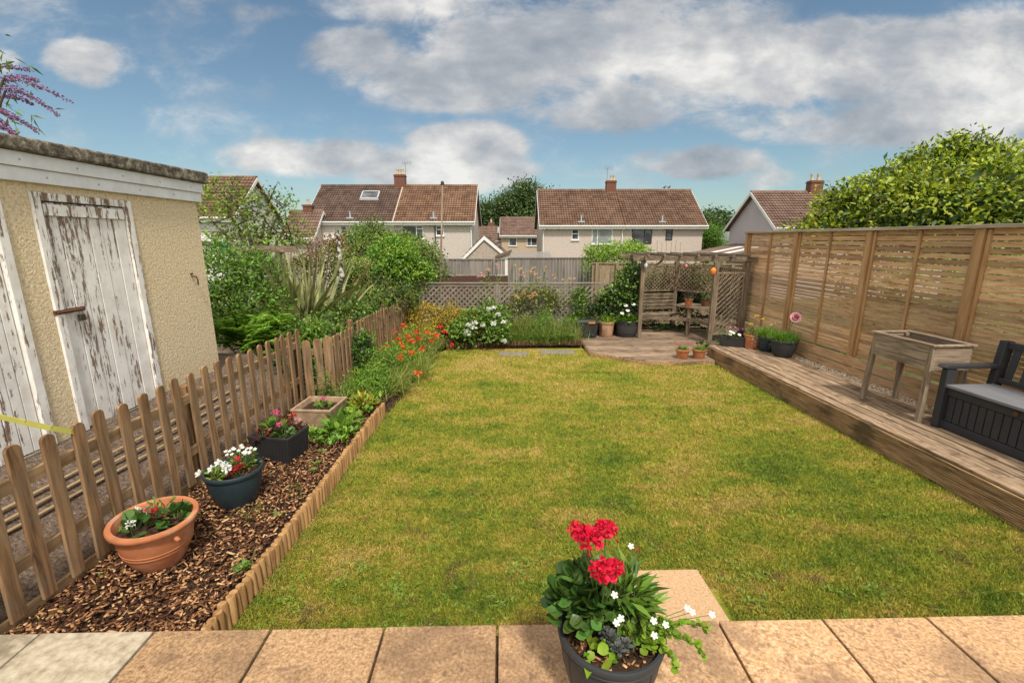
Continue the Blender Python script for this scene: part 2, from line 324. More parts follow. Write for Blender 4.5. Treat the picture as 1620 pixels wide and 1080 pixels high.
def lawnmat(name, blade):
    m = bpy.data.materials.new(name); m.use_nodes = True; t = NT(m.node_tree)
    g = t.n('ShaderNodeNewGeometry'); mp = t.n('ShaderNodeMapping'); t.l(g.outputs['Position'], mp.inputs[0]); mp.inputs['Scale'].default_value = (1, 1, 0)
    co = mp.outputs[0]
    mp2 = t.n('ShaderNodeMapping'); t.l(g.outputs['Position'], mp2.inputs[0]); mp2.inputs['Scale'].default_value = (.5, 1.25, 0)
    big = t.noise(co, .8, 3, .5); mid = t.noise(mp2.outputs[0], 2.6, 7, .66, .4); fine = t.noise(co, 9, 6, .65)
    f = t.math('ADD', t.math('ADD', t.math('MULTIPLY', big, .46), t.math('MULTIPLY', mid, .62)), t.math('MULTIPLY', fine, .36))
    f = t.math('SUBTRACT', f, .222)
    sy = t.n('ShaderNodeSeparateXYZ'); t.l(g.outputs['Position'], sy.inputs[0])
    f = t.math('ADD', f, t.math('MULTIPLY', t.smooth(sy.outputs[1], 4.0, 9.5), .055))     # worn strawier towards the far end
    k = 1.0 if blade else .8
    C = lambda *c: tuple(x * k for x in c)
    col = t.ramp(f, [(.34, C(.11, .17, .020)), (.42, C(.19, .24, .026)), (.50, C(.28, .285, .034)), (.57, C(.38, .315, .058)), (.66, C(.46, .345, .11))])
    bare = t.smooth(t.noise(co, 3.4, 8, .74, .6), .54, .64)
    nearb = t.math('SUBTRACT', 1.0, t.smooth(sy.outputs[1], 2.5, 5.0))
    col = t.mix(t.math('MULTIPLY', bare, t.math('ADD', .16, t.math('MULTIPLY', nearb, .50))), col, C(.20, .135, .06))
    if blade:
        hs = t.n('ShaderNodeHueSaturation'); t.l(col, hs.inputs['Color'])
        t.l(t.math('ADD', .5, t.math('MULTIPLY', g.outputs['Random Per Island'], 1.15)), hs.inputs['Value']); hs.inputs['Saturation'].default_value = .98; col = hs.outputs[0]
    p = t.n('ShaderNodeBsdfPrincipled'); t.l(col, p.inputs['Base Color']); p.inputs['Roughness'].default_value = .75; p.inputs['Specular IOR Level'].default_value = .15
    o = t.n('ShaderNodeOutputMaterial')
    if blade:
        tr = t.n('ShaderNodeBsdfTranslucent'); t.l(col, tr.inputs[0]); ms = t.n('ShaderNodeMixShader'); ms.inputs[0].default_value = .3
        t.l(p.outputs[0], ms.inputs[1]); t.l(tr.outputs[0], ms.inputs[2]); t.l(ms.outputs[0], o.inputs[0])
    else:
        bp = t.n('ShaderNodeBump'); bp.inputs['Strength'].default_value = .7; bp.inputs['Distance'].default_value = .02
        t.l(t.noise(co, 60, 5, .7), bp.inputs['Height']); t.l(bp.outputs[0], p.inputs['Normal']); t.l(p.outputs[0], o.inputs[0])
    MAT[name] = m
lawnmat('lawn_turf', False); lawnmat('lawn_blade', True)
mat('ground_far', [(.3, (.05, .07, .02)), (.6, (.10, .12, .035)), (.8, (.16, .15, .07))], .8, rough=.95, bump=.3)

# ------------------------------------------------------------------ mesh helpers
OFF = {}
def link(o, parent, off):
    sc.collection.objects.link(o)
    if parent is not None: o.parent = parent
    OFF[o.name] = off
def thing(name, label, cat, loc=(0, 0, 0), group=None, kind=None):
    o = bpy.data.objects.new(name, None); sc.collection.objects.link(o); o.location = loc; o.empty_display_size = .1
    o['label'] = label; o['category'] = cat
    if group: o['group'] = group
    if kind: o['kind'] = kind
    OFF[o.name] = Vector(loc); return o
def tag(o, label=None, cat=None, group=None, kind=None):
    if label: o['label'] = label
    if cat: o['category'] = cat
    if group: o['group'] = group
    if kind: o['kind'] = kind
    return o
def off_of(parent): return OFF[parent.name] if parent is not None else Vector((0, 0, 0))
class MB:
    """collects shapes in world coordinates; build() links them as one mesh object"""
    def __init__(s): s.v = []; s.f = []; s.mi = []; s.cm = 0
    def add(s, vs, fs):
        n = len(s.v); s.v += [tuple(x) for x in vs]; s.f += [tuple(i + n for i in f) for f in fs]; s.mi += [s.cm] * len(fs); return s
    def box(s, x0, x1, y0, y1, z0, z1):
        return s.add([(x0, y0, z0), (x1, y0, z0), (x1, y1, z0), (x0, y1, z0), (x0, y0, z1), (x1, y0, z1), (x1, y1, z1), (x0, y1, z1)],
                     [(0, 3, 2, 1), (4, 5, 6, 7), (0, 1, 5, 4), (1, 2, 6, 5), (2, 3, 7, 6), (3, 0, 4, 7)])
    def bar(s, a, b, wd, ht, up=(0, 0, 1)):
        a, b = Vector(a), Vector(b); d = (b - a).normalized(); u = Vector(up)
        if abs(d.dot(u)) > .98: u = Vector((0, 1, 0))
        sd = d.cross(u).normalized() * wd / 2; u = sd.cross(d).normalized() * ht / 2
        return s.add([a - sd - u, a + sd - u, a + sd + u, a - sd + u, b - sd - u, b + sd - u, b + sd + u, b - sd + u],
                     [(0, 1, 2, 3), (7, 6, 5, 4), (0, 4, 5, 1), (1, 5, 6, 2), (2, 6, 7, 3), (3, 7, 4, 0)])
    def tube(s, pts, r, n=8, cap=True):
        pts = [Vector(p) for p in pts]; rs = r if isinstance(r, (list, tuple)) else [r] * len(pts)
        vs = []; fs = []
        for i, p in enumerate(pts):
            d = (pts[min(i + 1, len(pts) - 1)] - pts[max(i - 1, 0)]).normalized()
            a = d.cross(Vector((0, 0, 1)) if abs(d.z) < .9 else Vector((1, 0, 0))).normalized(); b = d.cross(a)
            for k in range(n):
                t = 2 * math.pi * k / n; vs.append(p + (a * math.cos(t) + b * math.sin(t)) * rs[i])
        for i in range(len(pts) - 1):
            for k in range(n):
                k2 = (k + 1) % n; fs.append((i * n + k, i * n + k2, (i + 1) * n + k2, (i + 1) * n + k))
        if cap: fs.append(tuple(range(n - 1, -1, -1))); fs.append(tuple((len(pts) - 1) * n + k for k in range(n)))
        return s.add(vs, fs)
    def lathe(s, c, prof, n=40, sx=1, sy=1, closed=False):
        vs = []; fs = []; c = Vector(c)
        for (r, z) in prof:
            for k in range(n):
                t = 2 * math.pi * k / n; vs.append(c + Vector((r * math.cos(t) * sx, r * math.sin(t) * sy, z)))
        for i in range(len(prof) - 1):
            for k in range(n):
                k2 = (k + 1) % n; fs.append((i * n + k, i * n + k2, (i + 1) * n + k2, (i + 1) * n + k))
        if closed:
            fs.append(tuple(range(n - 1, -1, -1))); fs.append(tuple((len(prof) - 1) * n + k for k in range(n)))
        return s.add(vs, fs)
    def poly(s, pts, z0, z1):
        """prism over a plan polygon"""
        n = len(pts); vs = [(x, y, z0) for x, y in pts] + [(x, y, z1) for x, y in pts]
        return s.add(vs, [tuple(range(n - 1, -1, -1)), tuple(range(n, 2 * n))] + [(i, (i + 1) % n, (i + 1) % n + n, i + n) for i in range(n)])
    def prism(s, pts3, dvec):
        n = len(pts3); d = Vector(dvec); vs = [Vector(p) for p in pts3] + [Vector(p) + d for p in pts3]
        return s.add(vs, [tuple(range(n - 1, -1, -1)), tuple(range(n, 2 * n))] + [(i, (i + 1) % n, (i + 1) % n + n, i + n) for i in range(n)])
    def build(s, name, mats, parent=None, bevel=0, smooth=False, origin=None):
        o0 = off_of(parent); org = Vector(origin) if origin is not None else o0
        me = bpy.data.meshes.new(name)
        if s.v:
            arr = [(x - org.x, y - org.y, z - org.z) for x, y, z in s.v]
            me.from_pydata(arr, [], s.f)
        if isinstance(mats, str): mats = [mats]
        for m in mats: me.materials.append(MAT[m])
        if len(mats) > 1: me.polygons.foreach_set('material_index', s.mi)
        if smooth: me.shade_smooth(); me.set_sharp_from_angle(angle=math.radians(40))
        me.update(); o = bpy.data.objects.new(name, me); link(o, parent, org)
        o.location = org - o0 if parent is not None else org
        if bevel:
            b = o.modifiers.new('bevel', 'BEVEL'); b.width = bevel; b.segments = 2; b.limit_method = 'ANGLE'
        return o
def npmesh(name, V, F, matn, parent=None, smooth=False, kind=None):
    """numpy mesh; all faces the same size"""
    o0 = off_of(parent); V = V - np.array(o0)[None, :]
    k = F.shape[1]; me = bpy.data.meshes.new(name)
    me.vertices.add(len(V)); me.vertices.foreach_set('co', V.astype(np.float32).ravel())
    me.loops.add(F.size); me.loops.foreach_set('vertex_index', F.astype(np.int32).ravel())
    me.polygons.add(len(F)); me.polygons.foreach_set('loop_start', np.arange(0, F.size, k, dtype=np.int32))
    me.polygons.foreach_set('loop_total', np.full(len(F), k, dtype=np.int32))
    me.materials.append(MAT[matn]); me.update(calc_edges=True)
    if smooth: me.shade_smooth()
    o = bpy.data.objects.new(name, me); link(o, parent, o0)
    if kind: o['kind'] = kind
    return o
rng = np.random.default_rng(7)
random.seed(7)
def nrm(a): return a / np.maximum(1e-9, np.linalg.norm(a, axis=1, keepdims=True))
LEAF = (np.array([(0, 0, 0), (-.26, .45, .07), (0, 1, -.06), (.26, .45, .07)]), np.array([(0, 3, 2), (0, 2, 1)]))
SLIM = (np.array([(0, 0, 0), (-.11, .4, .03), (0, 1, -.12), (.11, .4, .03)]), np.array([(0, 3, 2), (0, 2, 1)]))
CHIP = (np.array([(-.5, -.5, 0), (.5, -.5, 0), (.42, .5, 0), (-.42, .5, 0), (-.45, -.5, 1), (.45, -.5, 1), (.4, .45, 1), (-.4, .45, 1)]),
        np.array([(0, 3, 2, 1), (4, 5, 6, 7), (0, 1, 5, 4), (1, 2, 6, 5), (2, 3, 7, 6), (3, 0, 4, 7)]))
def round_leaf(n=9, notch=True, cup=.12):
    vs = [(0, 0.0, -.02), (0, .5, -.04)]
    for k in range(n):
        t = math.radians(-90 + 25 + k * (310 / (n - 1))); r = .5 * (1.0 + (.09 if k % 2 else -.05))
        vs.append((r * math.cos(t), .5 + r * math.sin(t), cup * (.5 + .5 * (k % 2))))
    fs = [(1, 2 + k, 3 + k) for k in range(n - 1)] + [(0, 2, 1), (0, 1, 2 + n - 1)]
    return np.array(vs), np.array(fs)
ROUND = round_leaf()
PETAL = (np.array([(0, 0, 0), (-.35, .6, .12), (-.22, 1, .2), (.22, 1, .2), (.35, .6, .12)]), np.array([(0, 2, 1), (0, 3, 2), (0, 4, 3)]))
def scatter(name, tmpl, Pn, A, N, S, matn, parent=None, kind=None, smooth=False):
    """copies of a small template at points Pn; its y axis along A, its z axis near N, scaled by S (n or n x 3)"""
    V, F = tmpl; n = len(Pn); A = nrm(A); X = nrm(np.cross(A, N)); Z = np.cross(X, A)
    S = np.asarray(S, float)
    if S.ndim == 0: S = np.full((n, 3), float(S))
    elif S.ndim == 1: S = np.repeat(S[:, None], 3, 1)
    L = V[None] * S[:, None, :]
    W = Pn[:, None, :] + L[..., 0:1] * X[:, None, :] + L[..., 1:2] * A[:, None, :] + L[..., 2:3] * Z[:, None, :]
    FF = F[None] + (np.arange(n) * len(V))[:, None, None]
    return npmesh(name, W.reshape(-1, 3), FF.reshape(-1, F.shape[1]), matn, parent, smooth, kind)
def rdir(n): return nrm(rng.normal(size=(n, 3)))
def crown(lobes, n, lo=.72, hi=1.04, down=.35):
    """points through the outer part of a set of ellipsoid lobes ((cx,cy,cz),(rx,ry,rz))"""
    wts = np.array([l[1][0] * l[1][2] + l[1][0] * l[1][1] for l in lobes]); wts = wts / wts.sum()
    idx = rng.choice(len(lobes), n, p=wts); d = rdir(n)
    fl = (d[:, 2] < 0) & (rng.random(n) > down); d[fl, 2] *= -1
    C = np.array([l[0] for l in lobes])[idx]; R = np.array([l[1] for l in lobes])[idx]
    k = lo + (hi - lo) * rng.random(n) ** .6
    k *= 1 + .16 * np.sin(d[:, 0] * 7 + idx * 2.1) * np.cos(d[:, 2] * 6 + d[:, 1] * 5 + idx)
    return C + d * R * k[:, None], d
def foliage(name, lobes, clusters, per, size, matn, parent=None, spread=.12, tmpl=LEAF, lo=.6, hi=1.04, down=.35, up=.5, kind=None, droop=0.0):
    c, d = crown(lobes, clusters, lo, hi, down)
    P_ = np.repeat(c, per, 0) + rng.normal(size=(clusters * per, 3)) * spread
    out = np.repeat(d, per, 0); n = len(P_)
    A = nrm(out * .7 + rdir(n) * .9 + np.array([0, 0, -droop])); N = nrm(out * .5 + rdir(n) * .5 + np.array([0, 0, up]))
    S = size * (.65 + .7 * rng.random(n))
    return scatter(name, tmpl, P_, A, N, S, matn, parent, kind)
def blades(name, Pn, D0, L, Wd, matn, parent=None, bend=.6, seg=4, kind=None, fold=0.0):
    """strap leaves / grass: n blades from Pn starting along D0, length L, width Wd, drooping by bend"""
    n = len(Pn); D0 = nrm(D0); L = np.broadcast_to(L, n); Wd = np.broadcast_to(Wd, n); bend = np.broadcast_to(bend, n)
    side = nrm(np.cross(D0, np.array([0, 0, 1.0]) + rng.normal(size=(n, 3)) * .25)); pts = []; p = Pn.copy(); d = D0.copy()
    for k in range(seg + 1):
        t = k / seg; wv = Wd * (1 - t) ** .6 * (1.0 if k else .7) * .5
        if k == seg: pts.append(p[:, None, :].copy())
        else: pts.append(np.stack([p - side * wv[:, None], p + side * wv[:, None]], 1))
        d = nrm(d + np.array([0, 0, -1.0]) * (bend * (.3 + t))[:, None] / seg); p = p + d * (L / seg)[:, None]
    V = np.concatenate(pts, 1); m = V.shape[1]; F = []
    for k in range(seg - 1): F += [(2 * k, 2 * k + 1, 2 * k + 3), (2 * k, 2 * k + 3, 2 * k + 2)]
    k = seg - 1; F += [(2 * k, 2 * k + 1, 2 * k + 2)]
    F = np.array(F); FF = F[None] + (np.arange(n) * m)[:, None, None]
    return npmesh(name, V.reshape(-1, 3), FF.reshape(-1, 3), matn, parent, False, kind)
def disc_pts(n, c, r):
    a = rng.random(n) * 2 * math.pi; q = np.sqrt(rng.random(n)) * r
    return np.stack([c[0] + q * np.cos(a), c[1] + q * np.sin(a), np.full(n, c[2])], 1)
def flowerball(name, c, r, n, ps, matn, parent, squash=.8):
    c = np.array(c, float); d = rdir(n); d[:, 2] = np.abs(d[:, 2]) * 1.1 - .25; d = nrm(d)
    P_ = c + d * np.array([r, r, r * squash]) * (.55 + .45 * rng.random((n, 1)))
    return scatter(name, PETAL, P_, nrm(d * .5 + rdir(n) * .8), nrm(d + rdir(n) * .3), ps * (.7 + .6 * rng.random(n)), matn, parent)
def daisy(name, c, r, matn, parent, n=8, nv=(0, -.5, .8), layers=1, center=None):
    c = np.array(c, float); nv = nrm(np.array([nv], float))[0]; t = nrm(np.cross(nv, [1, .1, 0])[None])[0]; b = np.cross(nv, t); Ps = []; A = []; N = []; S = []
    for l in range(layers):
        for k in range(n):
            a = 2 * math.pi * (k + .5 * l) / n + .2; d = t * math.cos(a) + b * math.sin(a)
            Ps.append(c); A.append(d + nv * (.15 + .55 * l)); N.append(nv - d * .3 * l); S.append((r * (1.0 if n < 12 else .6), r * (1 - .22 * l), r))
    return scatter(name, PETAL, np.array(Ps), np.array(A), np.array(N), np.array(S), matn, parent)
def copy_obj(o, parent=None, loc=None):
    c = o.copy(); sc.collection.objects.link(c); OFF[c.name] = OFF[o.name]
    if parent is not None: c.parent = parent
    if loc is not None: c.location = loc
    return c
def copy_thing(o, loc, label, rz=0.0, scale=None):
    r = o.copy(); sc.collection.objects.link(r); r.location = loc; r.rotation_euler = (0, 0, rz); r['label'] = label; OFF[r.name] = Vector(loc)
    if scale: r.scale = (scale,) * 3
    for ch in list(o.children):
        c = ch.copy(); sc.collection.objects.link(c); c.parent = r
        for g in list(ch.children):
            d = g.copy(); sc.collection.objects.link(d); d.parent = c
    return r

# ================================================================== THE SETTING
def sheet(name, grid, matn, kind='structure'):
    """grid: rows of 3-D points"""
    b = MB(); n = len(grid[0]); vs = [p for r in grid for p in r]; fs = []
    for i in range(len(grid) - 1):
        for j in range(n - 1): fs.append((i * n + j, i * n + j + 1, (i + 1) * n + j + 1, (i + 1) * n + j))
    b.add(vs, fs); o = b.build(name, matn); o['kind'] = kind; return o
prof = [(-60, -.05), (-5, -.05), (12.5, -.05), (13.4, -.35), (17, -1.45), (40, -1.55), (120, -1.5), (1500, -1.5)]
sheet('ground', [[(x, y, z) for x in (-1500, -60, -12, -4, 0, 6, 14, 60, 1500)] for y, z in prof], 'ground_far')
lx = lambda y: 4.47 - .059 * y
b = MB(); L = [(-1.76, 1.9), (lx(1.9), 1.9), (lx(8.6), 8.6), (3.9, 8.6), (2.66, 8.46), (1.63, 9.2), (1.55, 10.1), (-1.45, 9.75), (-1.62, 9.3), (-1.80, 6.2), (-1.74, 5.9)]
b.add([(x, y, 0) for x, y in L], [tuple(range(len(L)))]); tag(b.build('lawn', 'lawn_turf'), kind='structure')

# patio slabs (rotated a touch against the lawn), joints left open
PA = math.radians(1.3); pe = Vector((math.cos(PA), math.sin(PA), 0)); pn = Vector((-math.sin(PA), math.cos(PA), 0)); PO = Vector((-.08, 2.085, 0))
b = MB()
xs = [-4.85, -4.25, -3.65, -3.05, -2.44, -1.84, -1.22, -.61, 0, .60, 1.215, 1.80, 2.385, 2.97, 3.57, 4.17, 4.77]
for r in range(5):
    for i in range(len(xs) - 1):
        sh = 0.0; g = .007; y1 = -r * .605; y0 = y1 - .605 + 2 * g
        dz = random.uniform(-.003, .003)
        q = [PO + pe * (x + sh) + pn * y for x, y in ((xs[i] + g, y0), (xs[i + 1] - g, y0), (xs[i + 1] - g, y1), (xs[i] + g, y1))]
        b.cm = 1 if i <= 4 else 0
        b.add([(p.x, p.y, .285) for p in q] + [(p.x, p.y, .33 + dz) for p in q], [(3, 2, 1, 0), (4, 5, 6, 7), (0, 1, 5, 4), (1, 2, 6, 5), (2, 3, 7, 6), (3, 0, 4, 7)])
o = b.build('patio', ['slab_tan', 'slab_grey'], bevel=.006); o['kind'] = 'structure'
b = MB(); q = [PO + pe * x + pn * y for x, y in ((-4.9, -3.1), (4.8, -3.1), (4.8, -.03), (-4.9, -.03))]
b.poly([(p.x, p.y) for p in q], -.04, .288); tag(b.build('patio_base', 'soil'), kind='structure')
b = MB(); q = [PO + pe * x + pn * y for x, y in ((.68, .005), (1.39, .005), (1.37, .60), (.68, .60))]
b.poly([(p.x, p.y) for p in q], -.02, .165); tag(b.build('patio_step', 'slab_step', bevel=.008), kind='structure')

# beds
random.seed(3)
sheet('soil_bed', [[(x + (0 if i in (0, 7) else random.uniform(-.03, .03)), 2.02 + j * .22, .10 + random.uniform(0, .035) + (.05 if i < 3 else 0)) for i, x in enumerate(np.linspace(-3.0, -1.79, 8))] for j in range(34)], 'soil')
sheet('soil_bed', [[(x, 9.74 + .1 * (x + 1.7) / 3 + j * .27, .07 + random.uniform(0, .03)) for x in np.linspace(-2.6, 1.56, 20)] for j in range(8)], 'soil')
sheet('soil_edge', [[(x, 6.0 + j * .2, .10 - .095 * k + random.uniform(0, .02)) for k, x in enumerate((-1.86 + .006 * j, -1.72 + .007 * j))] for j in range(19)], 'soil')
# grit path beside the outbuilding, rising to it
sheet('gravel_path', [[(x, -1 + j * .35, z + random.uniform(-.02, .02)) for x, z in ((-4.6, .80), (-3.72, .78), (-3.5, .62), (-3.25, .43), (-3.05, .26), (-2.86, .14))] for j in range(22)], 'path_grit')
sheet('gravel_path', [[(x, 6.4 + j * .4, .10 + random.uniform(-.02, .02)) for x in np.linspace(-9, -2.7, 12)] for j in range(12)], 'path_grit')

# bark chippings over the near half of the left bed
n = 12000; Pn = np.stack([rng.uniform(-2.98, -1.83, n), 2.06 + 4.2 * rng.random(n) ** 1.25, np.zeros(n)], 1)
keep = rng.random(n) < np.clip((6.2 - Pn[:, 1]) / 1.6, 0, 1); Pn = Pn[keep]; n = len(Pn)
Pn[:, 2] = .135 + rng.random(n) * .035 + np.where(Pn[:, 0] < -2.5, .035, 0)
ang = rng.normal(size=n) * 1.2; A = np.stack([np.cos(ang), np.sin(ang), rng.normal(size=n) * .22], 1); N = np.stack([rng.normal(size=n) * .35, rng.normal(size=n) * .35, np.ones(n)], 1)
Ls = .014 + .046 * rng.random(n) ** 2.2
scatter('bark_mulch', CHIP, Pn, A, N, np.stack([.005 + .014 * rng.random(n), Ls, .003 + .004 * rng.random(n)], 1), 'bark', kind='stuff')

# the right-hand side is laid out along the slatted fence: t = distance from it, s = along it
EO, Ee, En = Vector((5.845, 0, 0)), Vector((-.0586, .9983, 0)), Vector((-.9983, -.0586, 0))
def E(t, s, z=0.0): p = EO + Ee * s + En * t; return Vector((p.x, p.y, z))
def exf(mb):
    mb.v = [tuple(E(*v)) for v in mb.v]; mb.f = [tuple(reversed(f)) for f in mb.f]; return mb
b = MB(); b.box(-.3, .36, 1.0, 10.2, -.04, .25); tag(exf(b).build('gravel_base', 'soil'), kind='structure')
n = 5200; t_ = rng.uniform(.04, .35, n); s_ = rng.uniform(3.6, 9.0, n)
Pn = np.array([E(a, c, .252 + .02 * rng.random()) for a, c in zip(t_, s_)])
OCT = (np.array([(-.5, -.3, 0), (.5, -.4, 0), (.35, .5, 0), (-.4, .45, 0), (-.3, -.2, .6), (.3, -.22, .65), (.2, .3, .6), (-.25, .28, .55)]), CHIP[1])
scatter('pebbles', OCT, Pn, rdir(n) * np.array([1, 1, .15]), np.tile([0, 0, 1.0], (n, 1)) + rng.normal(size=(n, 3)) * .3, .016 + .02 * rng.random(n), 'pebble', kind='stuff')

# ---- side deck
dk = thing('raised_deck', 'long low weathered timber deck running beside the lawn under the slatted fence', 'deck', E(.85, 6, 0))
tw = (1.385 - .34) / 7
for i in range(7):
    cuts = [0.9, 3.0 + .4 * (i % 3), 5.3 + (.35 if i % 2 else 0), 7.2 + .2 * (i % 2), 9.0]
    if i == 6: cuts = [.9, 5.03, 9.0]
    for j in range(len(cuts) - 1):
        b = MB(); dz = random.uniform(-.004, .004); w_ = tw - .019
        t0 = .34 + i * tw; b.box(t0, t0 + w_ + (.012 if i == 6 and j == 0 else 0), cuts[j] + .002, cuts[j + 1] - .002, .272 + dz, .30 + dz)
        exf(b).build('deck_board', 'deck_wood', dk, bevel=.005)
for (s0, s1, tt) in ((.9, 5.02, 1.40), (5.03, 9.0, 1.385)):
    for (z0, z1) in ((.143, .270), (.012, .137)):
        b = MB(); m = 6; prof = []
        for k in range(m):
            za = z0 + (z1 - z0) * k / m; zb = z0 + (z1 - z0) * (k + 1) / m; q = (zb - za)
            prof += [(tt, za), (tt, za + q * .52), (tt - .014, za + q * .60), (tt - .014, za + q * .95)]
        prof += [(tt, z1), (tt - .028, z1), (tt - .028, z0)]
        b.prism([(a, s0, c) for a, c in prof], (0, s1 - s0 - .003, 0)); exf(b).build('riser_board', 'deck_riser', dk)
b = MB(); b.box(.36, 1.35, .9, 8.97, -.03, .27); exf(b).build('frame', 'soil', dk)
b = MB(); b.box(.34, 1.385, 8.97, 9.0, .01, .268); exf(b).build('end_board', 'deck_riser', dk)

# ---- corner deck
cdp = [(1.60, 10.7), (1.63, 9.17), (2.66, 8.44), (3.93, 8.52), (3.93, 9.0), (5.2, 9.0), (5.2, 11.9), (2.4, 12.0)]
ck = thing('corner_deck', 'low angled timber deck in the far right corner carrying the arbour', 'deck', (3.2, 9.8, 0))
def clip_poly(poly, ya, yb):
    def cut(pl, y, keep):
        out = []
        for i in range(len(pl)):
            p, q = pl[i], pl[(i + 1) % len(pl)]; pi, qi = keep(p[1]), keep(q[1])
            if pi: out.append(p)
            if pi != qi: k = (y - p[1]) / (q[1] - p[1]); out.append((p[0] + k * (q[0] - p[0]), y))
        return out
    return cut(cut(poly, ya, lambda v: v >= ya), yb, lambda v: v <= yb)
y = 8.40; i = 0
while y < 11.9:
    pl = clip_poly(cdp, y, y + .129)
    if len(pl) > 2:
        b = MB(); b.poly(pl, .062, .09 + random.uniform(-.003, .003)); b.build('deck_board', 'deck_wood_cross', ck, bevel=.003)
    y += .147; i += 1
for a, c in ((0, 1), (1, 2), (2, 3)):
    b = MB(); p, q = Vector((*cdp[a], .03)), Vector((*cdp[c], .03)); b.bar(p, q, .03, .085); b.build('fascia', 'deck_riser', ck)
b = MB(); b.poly([(x + .03 if x < 2 else x, y + .04 if y < 9.1 else y) for x, y in cdp], -.03, .06); b.build('frame', 'soil', ck)

# ---- slatted fence
fn = thing('slatted_fence', 'tall horizontal slatted timber fence along the right of the garden', 'fence', E(0, 6, 0))
posts = [1.0, 2.35, 3.89, 5.47, 7.05, 8.70, 10.32]
for k in range(len(posts) - 1):
    s0, s1 = posts[k], posts[k + 1]; b = MB(); z = .575
    while z < 2.47:
        pit = .056 if z < 1.45 else .074
        h = pit - random.choice((.008, .009, .010, .012, .013)); dz = random.uniform(-.0015, .0015); mid = (s0 + s1) / 2
        b.box(-.018 + random.uniform(-.002, .002), 0, s0 + .045, s1 - .045, z + dz, z + h + dz); z += pit
    exf(b).build('slat_panel', 'slat_wood', fn)
    b = MB(); m = (s0 + s1) / 2; b.box(.002, .03, m - .022, m + .022, .56, 2.49); exf(b).build('batten', 'post_wood', fn, bevel=.003)
    for sg in (s0 + .072, s1 - .072) if k else (s1 - .072,):
        b = MB(); b.box(.002, .028, sg - .020, sg + .020, .56, 2.49); exf(b).build('batten', 'post_wood', fn, bevel=.003)
for s0 in posts:
    b = MB(); b.box(-.03, .065, s0 - .048, s0 + .048, .25, 2.50); exf(b).build('post', 'post_wood', fn, bevel=.004)
for (z0, z1, t0) in ((.425, .565, .066), (.285, .405, .07)):
    for s0, s1 in ((.9, 5.45), (5.47, 10.3)):
        b = MB(); b.box(t0, t0 + .035, s0, s1 - .01, z0, z1); exf(b).build('kickboard', 'slat_wood', fn, bevel=.003)
b = MB(); b.box(-.06, .09, .9, 10.42, 2.502, 2.545); exf(b).build('capping_rail', 'cap_wood', fn, bevel=.004)

# ---- raised planter on legs
pl_ = thing('raised_planter', 'weathered wooden planting trough on tall legs between the bench and the fence', 'planter', E(.59, 5.4, .3))
b = MB()
for z0 in (.925, 1.02, 1.112):
    z1 = z0 + .09
    b.box(.805, .825, 5.02, 5.82, z0, z1); b.box(.345, .365, 5.02, 5.82, z0, z1); pass
b.box(.366, .804, 5.04, 5.8, .93, .95)
exf(b).build('box', 'planter_wood', pl_, bevel=.003)
for s_e in (5.01, 5.81):
    b = MB()
    for z0 in (.925, 1.02, 1.112): b.box(.366, .804, s_e, s_e + .02, z0, z0 + .09)
    exf(b).build('end_panel', 'planter_end', pl_, bevel=.003)
for (tt, ss) in ((.80, 5.04), (.80, 5.80), (.40, 5.04), (.40, 5.80)):
    b = MB(); b.bar((tt + (.03 if tt > .6 else -.03), ss + (-.02 if ss < 5.4 else .02), .302), (tt, ss, 1.2), .052, .052); exf(b).build('leg', 'planter_leg', pl_, bevel=.003)
b = MB()
for a in ((.79, .85, 4.99, 5.85), (.33, .38, 4.99, 5.85)): b.box(*a, 1.204, 1.224)
for a in ((.381, .789, 4.99, 5.04), (.381, .789, 5.80, 5.85)): b.box(*a, 1.204, 1.222)
exf(b).build('rim', 'planter_wood', pl_, bevel=.002)
b = MB(); b.box(.367, .803, 5.04, 5.80, .96, 1.165); exf(b).build('soil', 'soil', pl_)

# ---- storage bench
bn = thing('storage_bench', 'dark grey slatted-back garden storage bench with a lighter grey lid', 'bench', E(.46, 4.2, .3))
sA, sB = 3.42, 4.93
b = MB(); b.box(.24, .70, sA + .06, sB - .06, .32, .775); exf(b).build('box', 'bench_plastic', bn, bevel=.006)
b = MB(); ns = 17
for k in range(ns):
    a = sA + .09 + (sB - sA - .18) * k / ns; b.box(.702, .716, a + .005, a + (sB - sA - .18) / ns - .005, .40, .685)
b.box(.702, .728, sA + .07, sB - .07, .69, .772); b.box(.702, .728, sA + .07, sB - .07, .312, .395)
exf(b).build('front_panel', 'bench_plastic', bn, bevel=.004)
b = MB(); b.box(.21, .765, sA + .075, sB - .075, .782, .815); exf(b).build('lid', 'bench_lid', bn, bevel=.006)
b = MB(); b.tube([(.729, 4.18, .735), (.745, 4.18, .735)], .022, 12); exf(b).build('latch', 'steel_rust', bn)
for s0 in (sA, sB - .075):
    b = MB(); b.box(.655, .775, s0, s0 + .075, .302, .985); exf(b).build('front_leg', 'bench_plastic', bn, bevel=.012)
    b = MB(); b.bar((.20, s0 + .0375, .302), (.11, s0 + .0375, 1.29), .078, .11, (1, 0, 0)); exf(b).build('back_leg', 'bench_plastic', bn, bevel=.012)
    b = MB(); b.prism([(.14, s0 - .012, .985), (.80, s0 - .012, .992), (.835, s0 - .012, 1.01), (.80, s0 - .012, 1.035), (.14, s0 - .012, 1.03)], (0, .1, 0)); exf(b).build('armrest', 'bench_plastic', bn, bevel=.008)
b = MB(); b.bar((.125, sA + .07, 1.245), (.125, sB - .07, 1.245), .035, .075); exf(b).build('top_rail', 'bench_plastic', bn, bevel=.01)
b = MB(); b.bar((.175, sA + .07, .86), (.175, sB - .07, .86), .035, .06); exf(b).build('lower_rail', 'bench_plastic', bn, bevel=.01)
